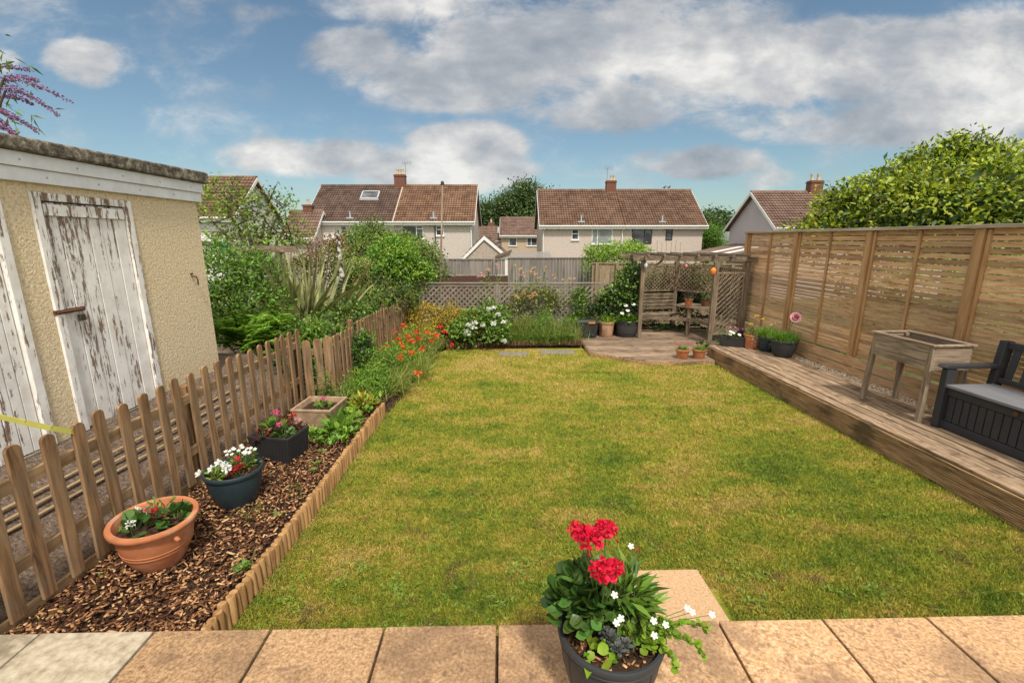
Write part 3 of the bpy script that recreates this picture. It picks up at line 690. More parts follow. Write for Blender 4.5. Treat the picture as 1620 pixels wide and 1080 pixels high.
for k in range(9):
    s0 = sA + .17 + k * (sB - sA - .34) / 8; b = MB(); b.bar((.172, s0, .88), (.128, s0, 1.22), .07, .018, (1, 0, 0)); exf(b).build('back_slat', 'bench_plastic', bn, bevel=.004)

# ---- log roll edging of the left bed, dark log roll at the far bed
lr = thing('log_roll_edging', 'row of short half-round timber logs edging the bark bed', 'edging', (-1.76, 4, 0))
y = 2.14; k = 0; proto = None
while y < 5.92:
    h = .185 + random.uniform(-.012, .012); r = .029
    if k % 6 == 0 or proto is None:
        b = MB(); b.lathe((0, 0, 0), [(r, -.05), (r, h - .012), (r * .86, h), (.001, h + .001)], 14)
        protos = proto = b.build('log', 'log_wood', lr, smooth=True, origin=(0, 0, 0))
        lg = proto
    else: lg = copy_obj(proto, lr)
    lg.location = Vector((-1.765 + .01 * math.sin(y * 2.1) + random.uniform(-.004, .004), y, 0)) - Vector((-1.76, 4, 0))
    lg.rotation_euler = (random.uniform(-.04, .04), random.uniform(-.05, .05), random.uniform(0, 6)); y += .0585; k += 1
lr2 = thing('log_roll_edging', 'low dark brown log edging in front of the far flower bed', 'edging', (0, 9.8, 0))
x = -1.42; proto = None
while x < 1.6:
    r = .033; yv = 9.72 + .11 * (x + 1.7)
    if proto is None:
        b = MB(); b.lathe((0, 0, 0), [(r, -.05), (r, .135), (r * .8, .15), (.001, .151)], 10); proto = b.build('log', 'dark_log', lr2, smooth=True, origin=(0, 0, 0)); lg = proto
    else: lg = copy_obj(proto, lr2)
    lg.location = Vector((x, yv, random.uniform(-.015, .01))) - Vector((0, 9.8, 0)); lg.rotation_euler = (0, random.uniform(-.06, .06), random.uniform(0, 6)); x += .068
for i, (u0, v0, w_, d_) in enumerate(((812, 560, .62, .36), (882, 557, .74, .40))):
    p = P(u0, v0, 0); b = MB(); b.box(p.x - w_ / 2, p.x + w_ / 2, p.y - d_ / 2, p.y + d_ / 2, -.02, .008)
    tag(b.build('stepping_stone', 'grey_slab', bevel=.006), ('worn brownish flat stone in the lawn by the white peony', 'greyer flat stone in the lawn nearer the corner deck')[i], 'stepping stone', 'flat stones at the far end of the lawn')

# ---- picket fences
def picket(h, wd=.085, th=.021):
    b = MB(); pts = [(-wd / 2, 0), (wd / 2, 0), (wd / 2, h - wd * .42)]
    for k in range(1, 8):
        a = math.pi * k / 8; pts.append((wd / 2 * math.cos(a), h - wd * .42 + wd * .42 * math.sin(a)))
    pts.append((-wd / 2, h - wd * .42))
    return b.prism([(-th / 2, x, z) for x, z in pts], (th, 0, 0))
PK = {}
def put_picket(par, x, y, z, h, rz=0.0, wd=.085, lean=0.0, name='picket'):
    key = (round(h, 2), wd)
    if key not in PK:
        PK[key] = picket(h, wd).build(name, 'picket_wood', par, bevel=.004, origin=(0, 0, 0)); o = PK[key]
    else: o = copy_obj(PK[key], par)
    o.location = Vector((x, y, z)) - off_of(par); o.rotation_euler = (lean, random.uniform(-.012, .012), rz); return o
random.seed(5)
f1 = thing('picket_fence', 'near run of round-topped wooden picket fence behind the bark bed', 'fence', (-2.87, 4, 0))
y = 1.30; i = 0
while y < 5.9:
    put_picket(f1, -2.85 + random.uniform(-.004, .004), y, .235, random.choice((.98, .99, 1.0)), 0, .085, random.uniform(-.012, .012)); y += .1835; i += 1
for z in (.52, 1.0):
    b = MB(); b.box(-2.90, -2.863, 1.1, 5.95, z - .04, z + .04); b.build('rail', 'rail_wood', f1, bevel=.004)
b = MB(); b.box(-2.895, -2.872, 1.1, 5.95, .10, .26); b.build('gravel_board', 'rail_wood', f1, bevel=.004)
for y in (1.9, 3.9, 5.9):
    b = MB(); b.box(-2.99, -2.902, y - .045, y + .045, .1, 1.10); b.build('post', 'picket_wood', f1, bevel=.005)
fg = thing('picket_fence', 'short low return of three wide pickets joining the two fence runs', 'fence', (-2.7, 6.05, 0))
for k, (x, h, w_) in enumerate(((-2.80, .92, .11), (-2.685, .925, .11), (-2.575, .94, .13))):
    o = put_picket(fg, x, 6.02 + .09 * k, .12, h, -math.pi / 2 + .7, w_)
b = MB(); b.bar((-2.86, 6.03, .85), (-2.55, 6.26, .85), .035, .07); b.build('rail', 'rail_wood', fg)
b = MB(); b.bar((-2.86, 6.03, .35), (-2.55, 6.26, .35), .035, .07); b.build('rail', 'rail_wood', fg)
f2 = thing('picket_fence', 'far run of closely set pickets leading back to the brick pier', 'fence', (-2.47, 8.5, 0))
fx = lambda yy: -2.56 + .036 * (yy - 6.2)
y = 6.25; k = 0
while y < 10.75:
    stp = .0 if y < 7.15 else (.05 if y < 8.85 else .02)
    if not (7.12 < y < 7.26):
        put_picket(f2, fx(y), y, .115 + stp, .92, 0, .085, random.uniform(-.015, .015))
    y += .135; k += 1
for z in (.38, .85):
    b = MB(); b.bar((fx(6.2) - .03, 6.2, z), (fx(10.8) - .03, 10.8, z + .03), .035, .07); b.build('rail', 'rail_wood', f2)
for y in (7.2, 8.9):
    b = MB(); b.box(fx(y) - .12, fx(y) - .045, y - .04, y + .04, .05, 1.12); b.build('post', 'picket_wood', f2, bevel=.004)
# strap tied to the near fence
b = MB()
pts = [PX(132, 686, -2.83), PX(112, 682, -2.83), PX(80, 677, -2.86), PX(40, 668, -2.93), PX(0, 659, -3.05), PX(-60, 648, -3.2)]
for k in range(len(pts) - 1): b.bar(pts[k], pts[k + 1], .006, .032)
tag(b.build('strap', 'strap'), 'faded yellow-green strap tied round a near picket and pulled off to the left', 'strap')

# ---- brick pier
pr = thing('brick_pier', 'small brick pier with a stone cap where the picket fence meets the trellis', 'pier', (-2.45, 11.1, 0))
b = MB()
for k in range(14): b.box(-2.62 + .004 * (k % 2), -2.27 - .004 * (k % 2), 10.95, 11.28, k * .077, k * .077 + .068)
b.box(-2.61, -2.28, 10.96, 11.27, 0, 1.08); b.build('shaft', 'brick_red', pr)
b = MB(); b.poly([(-2.68, 10.9), (-2.22, 10.9), (-2.22, 11.34), (-2.68, 11.34)], 1.085, 1.15); b.build('cap', 'stone_cap', pr, bevel=.02)

# ---- trellis helpers
def lattice(p0, p1, z0, z1, gap, wd, th, cross=True):
    """bars of a diagonal lattice filling the upright rectangle p0-p1, z0-z1"""
    p0, p1 = Vector(p0), Vector(p1); W = (p1 - p0).length; H = z1 - z0; ux = (p1 - p0).normalized(); nn_ = Vector((ux.y, -ux.x, 0)); b = MB()
    for sgn, lay in ((1, th / 2),) + (((-1, -th / 2 - .0015),) if cross else ()):
        c = -H + gap * .4
        while c < W:
            # line: x = c + z (sgn=1) or mirrored
            za, zb = max(0, -c), min(H, W - c)
            if zb - za > .03:
                xa, xb = c + za, c + zb
                if sgn < 0: xa, xb = W - xa, W - xb
                a = p0 + ux * xa + Vector((0, 0, z0 + za)) + nn_ * lay; e = p0 + ux * xb + Vector((0, 0, z0 + zb)) + nn_ * lay
                b.bar(a, e, wd, th, nn_)
            c += gap
    return b
def frame_rect(b, p0, p1, z0, z1, wd, th):
    p0, p1 = Vector(p0), Vector(p1)
    for z in (z0 + wd / 2, z1 - wd / 2): b.bar(p0 + Vector((0, 0, z)), p1 + Vector((0, 0, z)), th, wd)
    ux = (p1 - p0).normalized() * wd / 2
    for p in (p0 + ux, p1 - ux): b.bar(p + Vector((0, 0, z0 + wd)), p + Vector((0, 0, z1 - wd)), wd, th, (ux.y, -ux.x, 0))
    return b
tf = thing('trellis_fence', 'grey diamond lattice trellis fence across the far end of the garden', 'fence', (.4, 11.0, 0))
TX = [-2.21, -.36, 1.50, 3.0]
for k in range(3):
    p0, p1 = (TX[k] + .04, 11.0), (TX[k + 1] - .04, 11.0); p0, p1 = (*p0, 0), (*p1, 0)
    lattice(p0, p1, .33, 1.28, .135, .036, .012, cross=(k < 2)).build('lattice', 'trellis_wood', tf)
    frame_rect(MB(), p0, p1, .30, 1.30, .035, .036).build('frame', 'trellis_wood', tf)
for x in TX: b = MB(); b.box(x - .038, x + .038, 10.962, 11.038, 0, 1.335); b.build('post', 'trellis_wood', tf, bevel=.004)
b = MB(); b.box(-2.25, 3.0, 10.955, 11.045, 1.336, 1.36); b.build('top_rail', 'trellis_wood', tf, bevel=.003)
b = MB(); b.box(-2.2, 2.95, 11.06, 11.08, .0, .42); o = b.build('gravel_board', 'dark_log', tf)

# ---- arbour
ar = thing('corner_arbour', 'weathered timber corner arbour with lattice sides, two bench seats and open rafters', 'arbour', (4.0, 10.9, .09))
LF, LB, BM, RB, RS, RF = (3.02, 10.60), (3.05, 11.75), (4.30, 12.0), (5.10, 11.3), (5.12, 9.98), (4.40, 9.92)
for p in (LF, LB, BM, RB, RS, RF):
    b = MB(); b.box(p[0] - .045, p[0] + .045, p[1] - .045, p[1] + .045, .092, 1.90); b.build('post', 'arbour_wood', ar, bevel=.006)
for (a, c, z) in (((2.78, 10.61), (5.36, 9.87), 1.95), ((2.75, 11.78), (4.5, 12.06), 1.95), ((4.2, 12.1), (5.3, 11.2), 1.95), ((3.03, 10.4), (3.05, 12.0), 1.952)):
    b = MB(); b.bar((*a, z), (*c, z), .05, .10); b.build('beam', 'arbour_rail', ar, bevel=.006)
for k in range(7):
    t = (k + .5) / 7; a = Vector((2.9, 10.58, 2.025)).lerp(Vector((5.25, 9.9, 2.025)), t); c = Vector((2.95, 11.95, 2.025)).lerp(Vector((5.2, 11.6, 2.025)), t)
    d = (a - c).normalized(); b = MB(); b.bar(a + d * .16, c - d * .12, .045, .062); b.build('rafter', 'arbour_rail', ar, bevel=.005)
def apanel(p0, p1, z0, z1, cross=True, gap=.10):
    d = (Vector(p1) - Vector(p0)).normalized() * .05; a = Vector(p0) + d; c = Vector(p1) - d; a, c = (a.x, a.y, 0), (c.x, c.y, 0)
    o = frame_rect(MB(), a, c, z0, z1, .035, .034).build('lattice_frame', 'arbour_wood', ar)
    lattice(a, c, z0 + .02, z1 - .02, gap, .022, .009, cross).build('lattice', 'arbour_rail', o)
apanel(LB, BM, 1.05, 1.72); apanel(BM, RB, 1.05, 1.72); apanel(LF, LB, .35, 1.75); apanel(RS, RB, 1.0, 1.72); apanel(RF, RS, .30, 1.68, False, .115)
b = MB(); b.bar((3.07, 10.60, 1.62), (3.42, 10.50, 1.9), .045, .045); b.build('brace', 'arbour_wood', ar)
# seats
for (p0, p1, ins, bk) in ((LB, BM, (0, -1), 0), (RB, RS, (-1, 0), 1)):
    a, c = Vector((*p0, 0)), Vector((*p1, 0)); d = (c - a).normalized(); nrmv = Vector((ins[0], ins[1], 0)); nrmv = (nrmv - d * nrmv.dot(d)).normalized(); W = (c - a).length
    b = MB()
    for z in (.62, .71, .80, .89, .97): b.bar(a + d * .05 + nrmv * .05 + Vector((0, 0, z)), c - d * .05 + nrmv * .05 + Vector((0, 0, z)), .022, .068)
    b.build('backrest', 'arbour_rail', ar, bevel=.003)
    b = MB()
    for k in range(6):       # boards, the front ones curving to the corner table
        o_ = .10 + k * .078; b.bar(a + d * .03 + nrmv * o_ + Vector((0, 0, .50)), c - d * .03 + nrmv * o_ + Vector((0, 0, .50)), .070, .024)
    b.build('seat', 'arbour_rail', ar, bevel=.003)
cv = [Vector((3.02, 11.13, .475)), Vector((3.45, 11.10, .475)), Vector((3.9, 11.03, .475)), Vector((4.25, 10.92, .475)), Vector((4.42, 10.62, .475)), Vector((4.49, 10.3, .475)), Vector((4.46, 9.97, .475))]
b = MB()
for k in range(len(cv) - 1): b.bar(cv[k], cv[k + 1] + (cv[k + 1] - cv[k]).normalized() * .02, .035, .085)
b.build('seat_apron', 'arbour_rail', ar, bevel=.004)
b = MB(); b.poly([(4.25, 10.88), (4.52, 10.62), (4.95, 10.75), (5.02, 11.2), (4.5, 11.75), (4.02, 11.3)], .745, .775); b.build('table_top', 'arbour_rail', ar, bevel=.004)
b = MB(); b.box(4.25, 4.335, 10.89, 10.975, .092, .743); b.build('leg', 'arbour_wood', ar, bevel=.005)

# ornaments hanging from the arbour beam
def ornament(name, label, cat, p, r, m, sz=1.2):
    o = thing(name, label, cat, p); b = MB()
    b.lathe(p, [(.001, -r * sz), (r * .6, -r * .8 * sz), (r, -r * .1), (r * .85, r * .45), (r * .35, r * .9), (.012, r * 1.1)], 20); b.build('globe', m, o, smooth=True)
    b = MB(); b.tube([Vector(p) + Vector((0, 0, r)), Vector((p[0], p[1], 1.90))], .004, 5); b.build('cord', 'wire', o)
ornament('hanging_lantern', 'orange rounded lantern hanging from the right end of the arbour beam', 'lantern', (4.32, 9.86, 1.72), .062, 'orange_lantern', 1.5)
ornament('hanging_ornament', 'small pink glass ball hanging under the middle of the arbour beam', 'ornament', (3.86, 10.2, 1.80), .035, 'pink_glass')
ornament('hanging_ornament', 'pale glass drop hanging at the left corner of the arbour', 'ornament', (3.05, 10.5, 1.80), .045, 'pale_glass', 1.5)

# ---- outbuilding
SX = -3.70
ob = thing('outbuilding', 'cream roughcast flat-roofed outbuilding with two old white plank doors', 'outbuilding', (SX - 1, 3, .7))
zt, zb_ = 2.81, .74
def yat(u, X=SX): return PX(u, 378, X).y
yd = [yat(x) for x in (-60, 12, 60, 214)]      # door edges along the wall at eye level
dz1 = 2.735
openings = [(yd[0] - .35, yd[1] + .0), (yd[2], yd[3])]
b = MB(); ys = [-.6, openings[0][0], openings[0][1], openings[1][0], openings[1][1], 5.56]
for k in range(0, 5, 2): b.box(SX - .2, SX, ys[k], ys[k + 1], zb_ - .3, zt)
for k in (1, 3): b.box(SX - .2, SX - .001, ys[k], ys[k + 1], dz1, zt)
b.box(SX - 3.0, SX - .201, 5.36, 5.56, zb_ - .3, zt); b.box(SX - 3.0, SX - 2.8, -.6, 5.35, zb_ - .3, zt); b.box(SX - 2.79, SX - .201, -.6, -.4, zb_ - .3, zt)
b.build('wall', 'roughcast', ob, bevel=.008)
b = MB(); b.box(SX - .14, SX + .012, ys[1], ys[4], zb_ - .3, zb_ + .02); b.build('door_sill', 'grey_slab', ob)
b = MB(); b.prism([(SX + .10, -1.0, 3.015), (SX + .10, 5.70, 3.015), (SX + .10, 5.70, 3.145), (SX + .10, -1.0, 3.055)], (-3.3, 0, 0)); b.build('roof', 'roof_felt', ob, bevel=.018)
b = MB(); b.box(SX - .02, SX + .055, -1.0, 5.63, 2.905, 3.012); b.box(SX - 3.1, SX + .03, 5.58, 5.63, 2.905, 3.012); b.build('fascia', 'upvc', ob, bevel=.004)
b = MB(); b.box(SX - .02, SX + .036, -1.0, 5.61, 2.80, 2.903); b.box(SX - 3.1, SX + .01, 5.57, 5.61, 2.80, 2.903); b.build('fascia', 'upvc', ob, bevel=.004)
b = MB()
for y in np.arange(2.2, 5.6, .46):
    b.tube([(SX + .0555, y, 2.955), (SX + .058, y, 2.955)], .008, 6); b.tube([(SX + .0365, y + .2, 2.85), (SX + .04, y + .2, 2.85)], .008, 6)
b.build('fixing_caps', 'lead', ob)
for di, (a, c) in enumerate(openings):
    b = MB(); b.box(SX - .06, SX + .018, a, a + .07, zb_ + .02, dz1); b.box(SX - .06, SX + .018, c - .07, c, zb_ + .02, dz1); b.box(SX - .06, SX + .018, a + .07, c - .07, dz1 - .06, dz1)
    b.build('door_frame', 'peeling_paint', ob, bevel=.004)
    d = MB(); n_ = 6; w_ = (c - a - .15) / n_
    for k in range(n_): y0 = a + .075 + k * w_; d.box(SX - .045, SX - .012 + random.uniform(-.003, .003), y0 + .0035, y0 + w_ - .0035, zb_ + .03, dz1 - .07)
    do = d.build('door', 'peeling_paint', ob, bevel=.003)
    b = MB(); b.box(SX - .008, SX + .010, a + .085, c - .085, dz1 - .175, dz1 - .085); b.build('door_rail', 'peeling_paint', do, bevel=.003)
    if di == 1:
        b = MB(); hy = a + .09
        for k in range(1): b.box(SX - .003, SX + .02, hy - .10, hy + .16, 1.78, 1.815)
        b.tube([(SX + .025, hy - .09, 1.797), (SX + .025, hy + .13, 1.797)], .012, 8); b.build('hasp', 'steel_rust', do)
        b = MB(); b.box(SX + .012, SX + .04, hy + .085, hy + .135, 1.70, 1.755); b.build('padlock', 'brass_lock', do, bevel=.006)
        b = MB(); b.tube([(SX + .026, hy + .095, 1.752), (SX + .026, hy + .095, 1.79), (SX + .026, hy + .11, 1.80), (SX + .026, hy + .125, 1.79), (SX + .026, hy + .125, 1.752)], .005, 6); b.build('shackle', 'galv', do)
p = PX(303, 437, SX); b = MB(); b.tube([p, p + Vector((.05, 0, .0)), p + Vector((.06, .01, -.04)), p + Vector((.05, .02, -.1))], .008, 6); b.tube([p + Vector((.003, -.02, .03)), p + Vector((.003, .02, .03))], .01, 6); b.build('hook', 'steel_rust', ob)
# canes on the path
for k, lb in enumerate(('bamboo cane on the path, nearest the outbuilding wall', 'bamboo cane in the middle of the three on the path', 'bamboo cane on the path, nearest the picket fence')):
    b = MB(); b.tube([(-3.45 + .06 * k, 1.2 + .5 * k, .61 - .05 * k), (-3.40 + .075 * k, 5.4 - .3 * k, .59 - .055 * k)], .010, 6)
    tag(b.build('bamboo_cane', 'cane'), lb, 'cane', 'canes on the path by the outbuilding')

# wire mesh beside the outbuilding
b = MB(); p0, p1 = Vector((-3.75, 5.75, .12)), Vector((-3.02, 6.55, .12)); L_ = (p1 - p0).length; ux = (p1 - p0).normalized()
for k in range(16): q = p0 + ux * L_ * k / 15; b.tube([q, q + Vector((0, 0, .62))], .004, 4, False)
for k in range(11): z = Vector((0, 0, .62 * k / 10)); b.tube([p0 + z, p1 + z], .004, 4, False)
tag(b.build('wire_mesh', 'wire'), 'low black wire mesh screen between the outbuilding and the fern', 'wire mesh')

# ================================================================== LAWN GRASS
def dens_y(n, y0, y1, p=1.6):
    u = rng.random(n); a = 1 - p
    return (y0 ** a + u * (y1 ** a - y0 ** a)) ** (1 / a)
n = 430000; yb = dens_y(n, 2.05, 9.7, 1.9); xb = rng.uniform(-1.80, 4.45, n)
okm = (xb < 4.455 - .059 * yb) & ~((yb > 8.45) & (xb > 1.65) & (yb > 8.45 + (2.66 - xb).clip(0) * .71)) & (xb > -1.80 + .07 * rng.random(n)) & ~((yb > 9.35) & (xb < -1.4))
okm &= ~((xb > .66) & (xb < 1.42) & (yb < 2.72)); okm &= yb > 2.10 + .022 * xb - .03
okm &= ~((np.abs(xb - P(812, 560, 0).x) < .30) & (np.abs(yb - P(812, 560, 0).y) < .17)) & ~((np.abs(xb - P(882, 557, 0).x) < .36) & (np.abs(yb - P(882, 557, 0).y) < .19))
xb, yb = xb[okm], yb[okm]; n = len(xb)
sc_ = (yb / 3.0) ** .75; Pn = np.stack([xb, yb, np.zeros(n)], 1)
A = np.stack([rng.normal(size=n) * .55, rng.normal(size=n) * .55, np.ones(n)], 1)
BL = (np.array([(-.5, 0, 0), (.5, 0, 0), (.1, .6, .16), (.25, 1, .5)]), np.array([(0, 1, 2), (1, 3, 2)]))
hh = (.016 + .028 * rng.random(n) ** 1.5) * (1 + .25 * (sc_ - 1))
scatter('lawn_grass', BL, Pn, A, rdir(n) * np.array([1, 1, .1]), np.stack([.0036 * sc_, hh, hh], 1), 'lawn_blade', kind='stuff')
# rough longer tufts along the edges
def tufts(name, centres, per, r, L, wd, matn, parent=None, kind='stuff', bend=.9, tilt=.45):
    c = np.repeat(np.array(centres, float), per, 0); n = len(c); c[:, :2] += rng.normal(size=(n, 2)) * r
    D0 = np.stack([rng.normal(size=n) * tilt, rng.normal(size=n) * tilt, np.ones(n)], 1)
    return blades(name, c, D0, L * (.55 + .7 * rng.random(n)), wd, matn, parent, bend * (.5 + rng.random(n)), 3, kind)
cs = [(-1.71 + .03 * random.random(), y, 0) for y in np.arange(2.15, 9.0, .045)] + [(lx(y) - .03, y, 0) for y in np.arange(2.1, 8.5, .06)] + [(x, 2.13 + .022 * x, 0) for x in np.arange(-1.7, 4.2, .05) if not .6 < x < 1.45]
tufts('edge_grass', cs, 9, .03, .055, .0045, 'grass_tall')
# broad-leaved weeds and clover in the turf
def rosettes(name, centres, nl, r, matn, tmpl=LEAF, kind='stuff', z=.012, parent=None, up=.35):
    c = np.repeat(np.array(centres, float), nl, 0); n = len(c); a = rng.random(n) * 6.283
    A = np.stack([np.cos(a), np.sin(a), up + .3 * rng.random(n)], 1); c[:, 2] += z
    c[:, :2] += rng.normal(size=(n, 2)) * r * .35
    return scatter(name, tmpl, c, A, np.tile([0, 0, 1.0], (n, 1)) + rng.normal(size=(n, 3)) * .15, r * (.6 + .7 * rng.random(n)), matn, parent, kind)
cc = []
for _ in range(300):
    y = dens_y(1, 2.3, 7.5, 2.4)[0]; x = random.uniform(-1.6, 3.9)
    if x > lx(y) - .15 or (x > .6 and x < 1.5 and y < 2.8): continue
    for k in range(random.randint(1, 5)): cc.append((x + random.gauss(0, .06), y + random.gauss(0, .05), 0))
rosettes('clover_and_plantain', cc, 7, .024, 'weed_leaf')
cl_ = [(x, y, 0) for (u, v) in ((560, 905), (1210, 955), (1330, 935), (1370, 940), (640, 930), (470, 950), (830, 900), (1180, 905), (860, 930)) for _ in range(9)
       for (x, y) in ((P(u, v, 0).x + random.gauss(0, .07), P(u, v, 0).y + random.gauss(0, .05)),) if y > 2.2]
rosettes('weed_patches', cl_, 8, .028, 'weed_leaf')

# dead leaves lying on the lawn
n = 26; Pn = np.stack([rng.uniform(-1.4, 3.6, n), rng.uniform(2.4, 6.5, n), np.full(n, .03)], 1)
for i in range(6):
    p = Pn[i]; o = scatter('dead_leaf', LEAF, p[None], rdir(1) * np.array([1, 1, .1]), np.array([[.1, .1, 1.0]]), np.array([.05]), 'bark')
    tag(o, 'small curled brown dead leaf lying on the open lawn', 'leaf', 'dead leaves on the lawn')

# ================================================================== POTS
def bowl_prof(R, rb, H, lip=.018, th=.012, rings=()):
    pr = [(.001, 0), (rb, 0), (rb + .006, .008)]
    for k in range(1, 10):
        t = k / 9; pr.append((rb + (R - lip - rb) * math.sin(t * math.pi / 2) ** .8, .008 + (H - .045) * t))
    pr += [(R - lip * .2, H - .035), (R, H - .028), (R + .002, H - .010), (R - .004, H), (R - lip, H - .002), (R - lip - th * .4, H - .02)]
    for k in range(1, 6): t = k / 5; pr.append((R - lip - th - (R - rb) * .25 * t, H - .02 - (H * .45) * t))
    return pr
def flower_pot_prof(R, rb, H, rim=.035):
    return [(.001, 0), (rb, 0), (rb + .003, .004), (R - .014, H - rim), (R - .002, H - rim + .001), (R, H - rim + .006), (R, H - .004), (R - .004, H), (R - .014, H), (R - .018, H - .01), (R - .03, H * .5)]
def pot(label, loc, prof, matn, R, soil_z, cat='plant pot', name='potted_plant', n=48, group=None, sx=1, sy=1, soilm='soil'):
    o = thing(name, label, cat, loc, group); b = MB(); b.lathe(loc, prof, n, sx, sy); b.build('pot', matn, o, smooth=True)
    s = MB(); rows = [(.001, soil_z + .012)] + [(R * t, soil_z + .006 * math.sin(t * 9)) for t in (.3, .55, .8, 1.0)]; s.lathe(loc, rows, 24, sx, sy); s.build('soil', soilm, o); return o
def V3(*a): return np.array(a, float)
def leafclump(name, c, r, n, size, matn, par, tmpl=ROUND, flat=.7, lo=.2, stems=True, up=.9):
    c = np.array(c, float); d = rdir(n); d[:, 2] = np.abs(d[:, 2])
    P_ = c + d * np.array([r, r, r * flat]) * (lo + (1 - lo) * rng.random((n, 1)) ** .5)
    A = nrm(d * .9 + rdir(n) * .5 + V3(0, 0, -.1)); N = nrm(d * .55 + rdir(n) * .3 + V3(0, 0, up))
    o = scatter(name, tmpl, P_, A, N, size * (.65 + .7 * rng.random(n)), matn, par)
    if stems:
        b = MB()
        for i in range(0, n, 3): m = c + (P_[i] - c) * .5 + V3(0, 0, -.02); b.tube([c + V3(0, 0, -.04), m, P_[i]], .0022, 4, False)
        b.build('stem', 'stem_green', par)
    return o
def stem(par, pts, r=.003, m='stem_green'): b = MB(); b.tube(pts, r, 5, False); return b.build('stem', m, par)

# -- foreground planter
fp = V3(.435, 1.68, .33); H = .39; z1 = .33 + H
o = pot('large dark plastic planter with scarlet geraniums on the patio edge in the foreground', tuple(fp), bowl_prof(.232, .13, H, .016), 'charcoal_pot', .205, H - .045, n=72)
b = MB()
for k in range(14):     # vertical ribs and a band under the rim
    a = 2 * math.pi * k / 14; ps = []
    for (r, z) in bowl_prof(.232, .13, H, .016)[3:11]: ps.append((fp[0] + (r + .0005) * math.cos(a), fp[1] + (r + .0005) * math.sin(a), fp[2] + z))
    b.tube(ps, .0022, 5, False)
b.lathe(tuple(fp), [(.2235, H - .052), (.2275, H - .050), (.2275, H - .044), (.223, H - .042)], 72)
b.build('ribs', 'charcoal_pot', o, smooth=True)
g0 = fp + V3(-.07, .03, H - .02)
leafclump('geranium_leaves', g0 + V3(-.015, .05, .09), .155, 210, .048, 'leaf_geranium', o, ROUND, .95, .35)
leafclump('geranium_leaves', g0 + V3(-.075, .03, .04), .13, 110, .052, 'leaf_geranium', o, ROUND, 1.15, .45, stems=False)
nn_ = 300; c = fp + V3(.075, .07, H + .01); d = rdir(nn_); d[:, 2] = np.abs(d[:, 2])
Pn = c + d * V3(.12, .12, .21) * (.3 + .7 * rng.random((nn_, 1)))
scatter('slender_leaves', (np.array([(0, 0, 0), (-.11, .45, .05), (0, 1, -.1), (.11, .45, .05)]), LEAF[1]), Pn, nrm(d * 1.0 + rdir(nn_) * .5 + V3(0, 0, -.1)), nrm(d * .3 + V3(0, 0, 1.) + rdir(nn_) * .3), .105 * (.6 + .7 * rng.random(nn_)), 'leaf_mid', o)
b = MB()
for i in range(0, nn_, 7): b.tube([fp + V3(.08, .03, H - .05), (Pn[i] + fp + V3(.08, .03, H)) / 2, Pn[i]], .0028, 5, False)
b.build('stem', 'stem_green', o)
for i, (u, v, Y, r, m) in enumerate(((930, 853, 1.66, .047, 'petal_red'), (958, 838, 1.74, .038, 'petal_red'), (912, 838, 1.72, .026, 'petal_red'), (955, 904, 1.52, .043, 'petal_red'), (975, 897, 1.54, .022, 'petal_red'))):
    p = PY(u, v, Y); fo = flowerball('flower_head', p, r, 230 if r > .03 else 110, max(.018, r * .5), m, o)
    stem(fo, [tuple(fp + V3(-.05, .02, H)), tuple((V3(*p) + fp + V3(-.05, .02, H)) / 2 + V3(.01, 0, .03)), tuple(p)], .0032)
for (u, v, Y) in ((975, 885, 1.55), (987, 905, 1.54), (930, 872, 1.62), (932, 877, 1.6), (977, 855, 1.74), (1003, 868, 1.8), (1008, 872, 1.8), (1012, 866, 1.8)):
    p = PY(u, v, Y); bd = MB(); bd.tube([p + Vector((0, 0, -.012)), p, p + Vector((0, 0, .01))], [.002, .005, .001], 6); k_ = bd.build('flower_bud', 'petal_crimson', o); stem(k_, [tuple(fp + V3(.02, .03, H + .05)), tuple(p)], .0014)
leafclump('primrose_leaves', fp + V3(-.09, -.11, H - .03), .055, 11, .062, 'leaf_lime', o, LEAF, .6, .1, stems=False)
leafclump('primrose_leaves', fp + V3(-.05, -.13, H - .03), .05, 9, .050, 'leaf_lime', o, ROUND, .5, .1, stems=False)
# succulent rosettes
for (dx, dy, s) in ((-.02, -.09, .062), (.0, -.135, .045), (.035, -.115, .045), (-.03, -.06, .05)):
    nl = 22; k = np.arange(nl); a = k * 2.4; A = np.stack([np.cos(a), np.sin(a), .25 + 1.3 * k / nl], 1)
    scatter('succulent_leaves', (np.array([(0, 0, 0), (-.25, .55, .16), (-.1, 1, .1), (.1, 1, .1), (.25, .55, .16)]), PETAL[1]), np.tile(fp + V3(dx, dy, H + .0), (nl, 1)) + np.stack([k * 0, k * 0, k * .0012], 1), A, np.tile([0, 0, 1.], (nl, 1)), s * (1 - .5 * k / nl), 'leaf_grey', o)
# trailing bacopa at the right
tr = MB(); LP = []; LA = []
for j, (dx, dy, dz, L_) in enumerate(((.27, -.02, .06, .30), (.24, -.08, .0, .26), (.12, -.02, .07, .24), (.12, -.10, -.04, .2))):
    a = fp + V3(.12, -.06, H); e = a + V3(dx, dy, dz); ps = [a + (e - a) * t + V3(0, 0, .05 * math.sin(t * 3.1)) + rng.normal(size=3) * .004 for t in np.linspace(0, 1, 7)]
    tr.tube(ps, .0022, 5, False)
    for t in np.linspace(.12, 1, 17):
        i = min(5, int(t * 6)); q = ps[i] + (ps[i + 1] - ps[i]) * (t * 6 - i)
        for s in range(3): LP.append(q); LA.append(rdir(1)[0] + V3(0, 0, .4))
tr.build('trailing_stem', 'stem_brown', o); LP = np.array(LP); LA = np.array(LA)
scatter('trailing_leaves', ROUND, LP, LA, nrm(rdir(len(LP)) * .5 + V3(0, 0, 1)), .024 * (.6 + .8 * rng.random(len(LP))), 'leaf_lime', o)
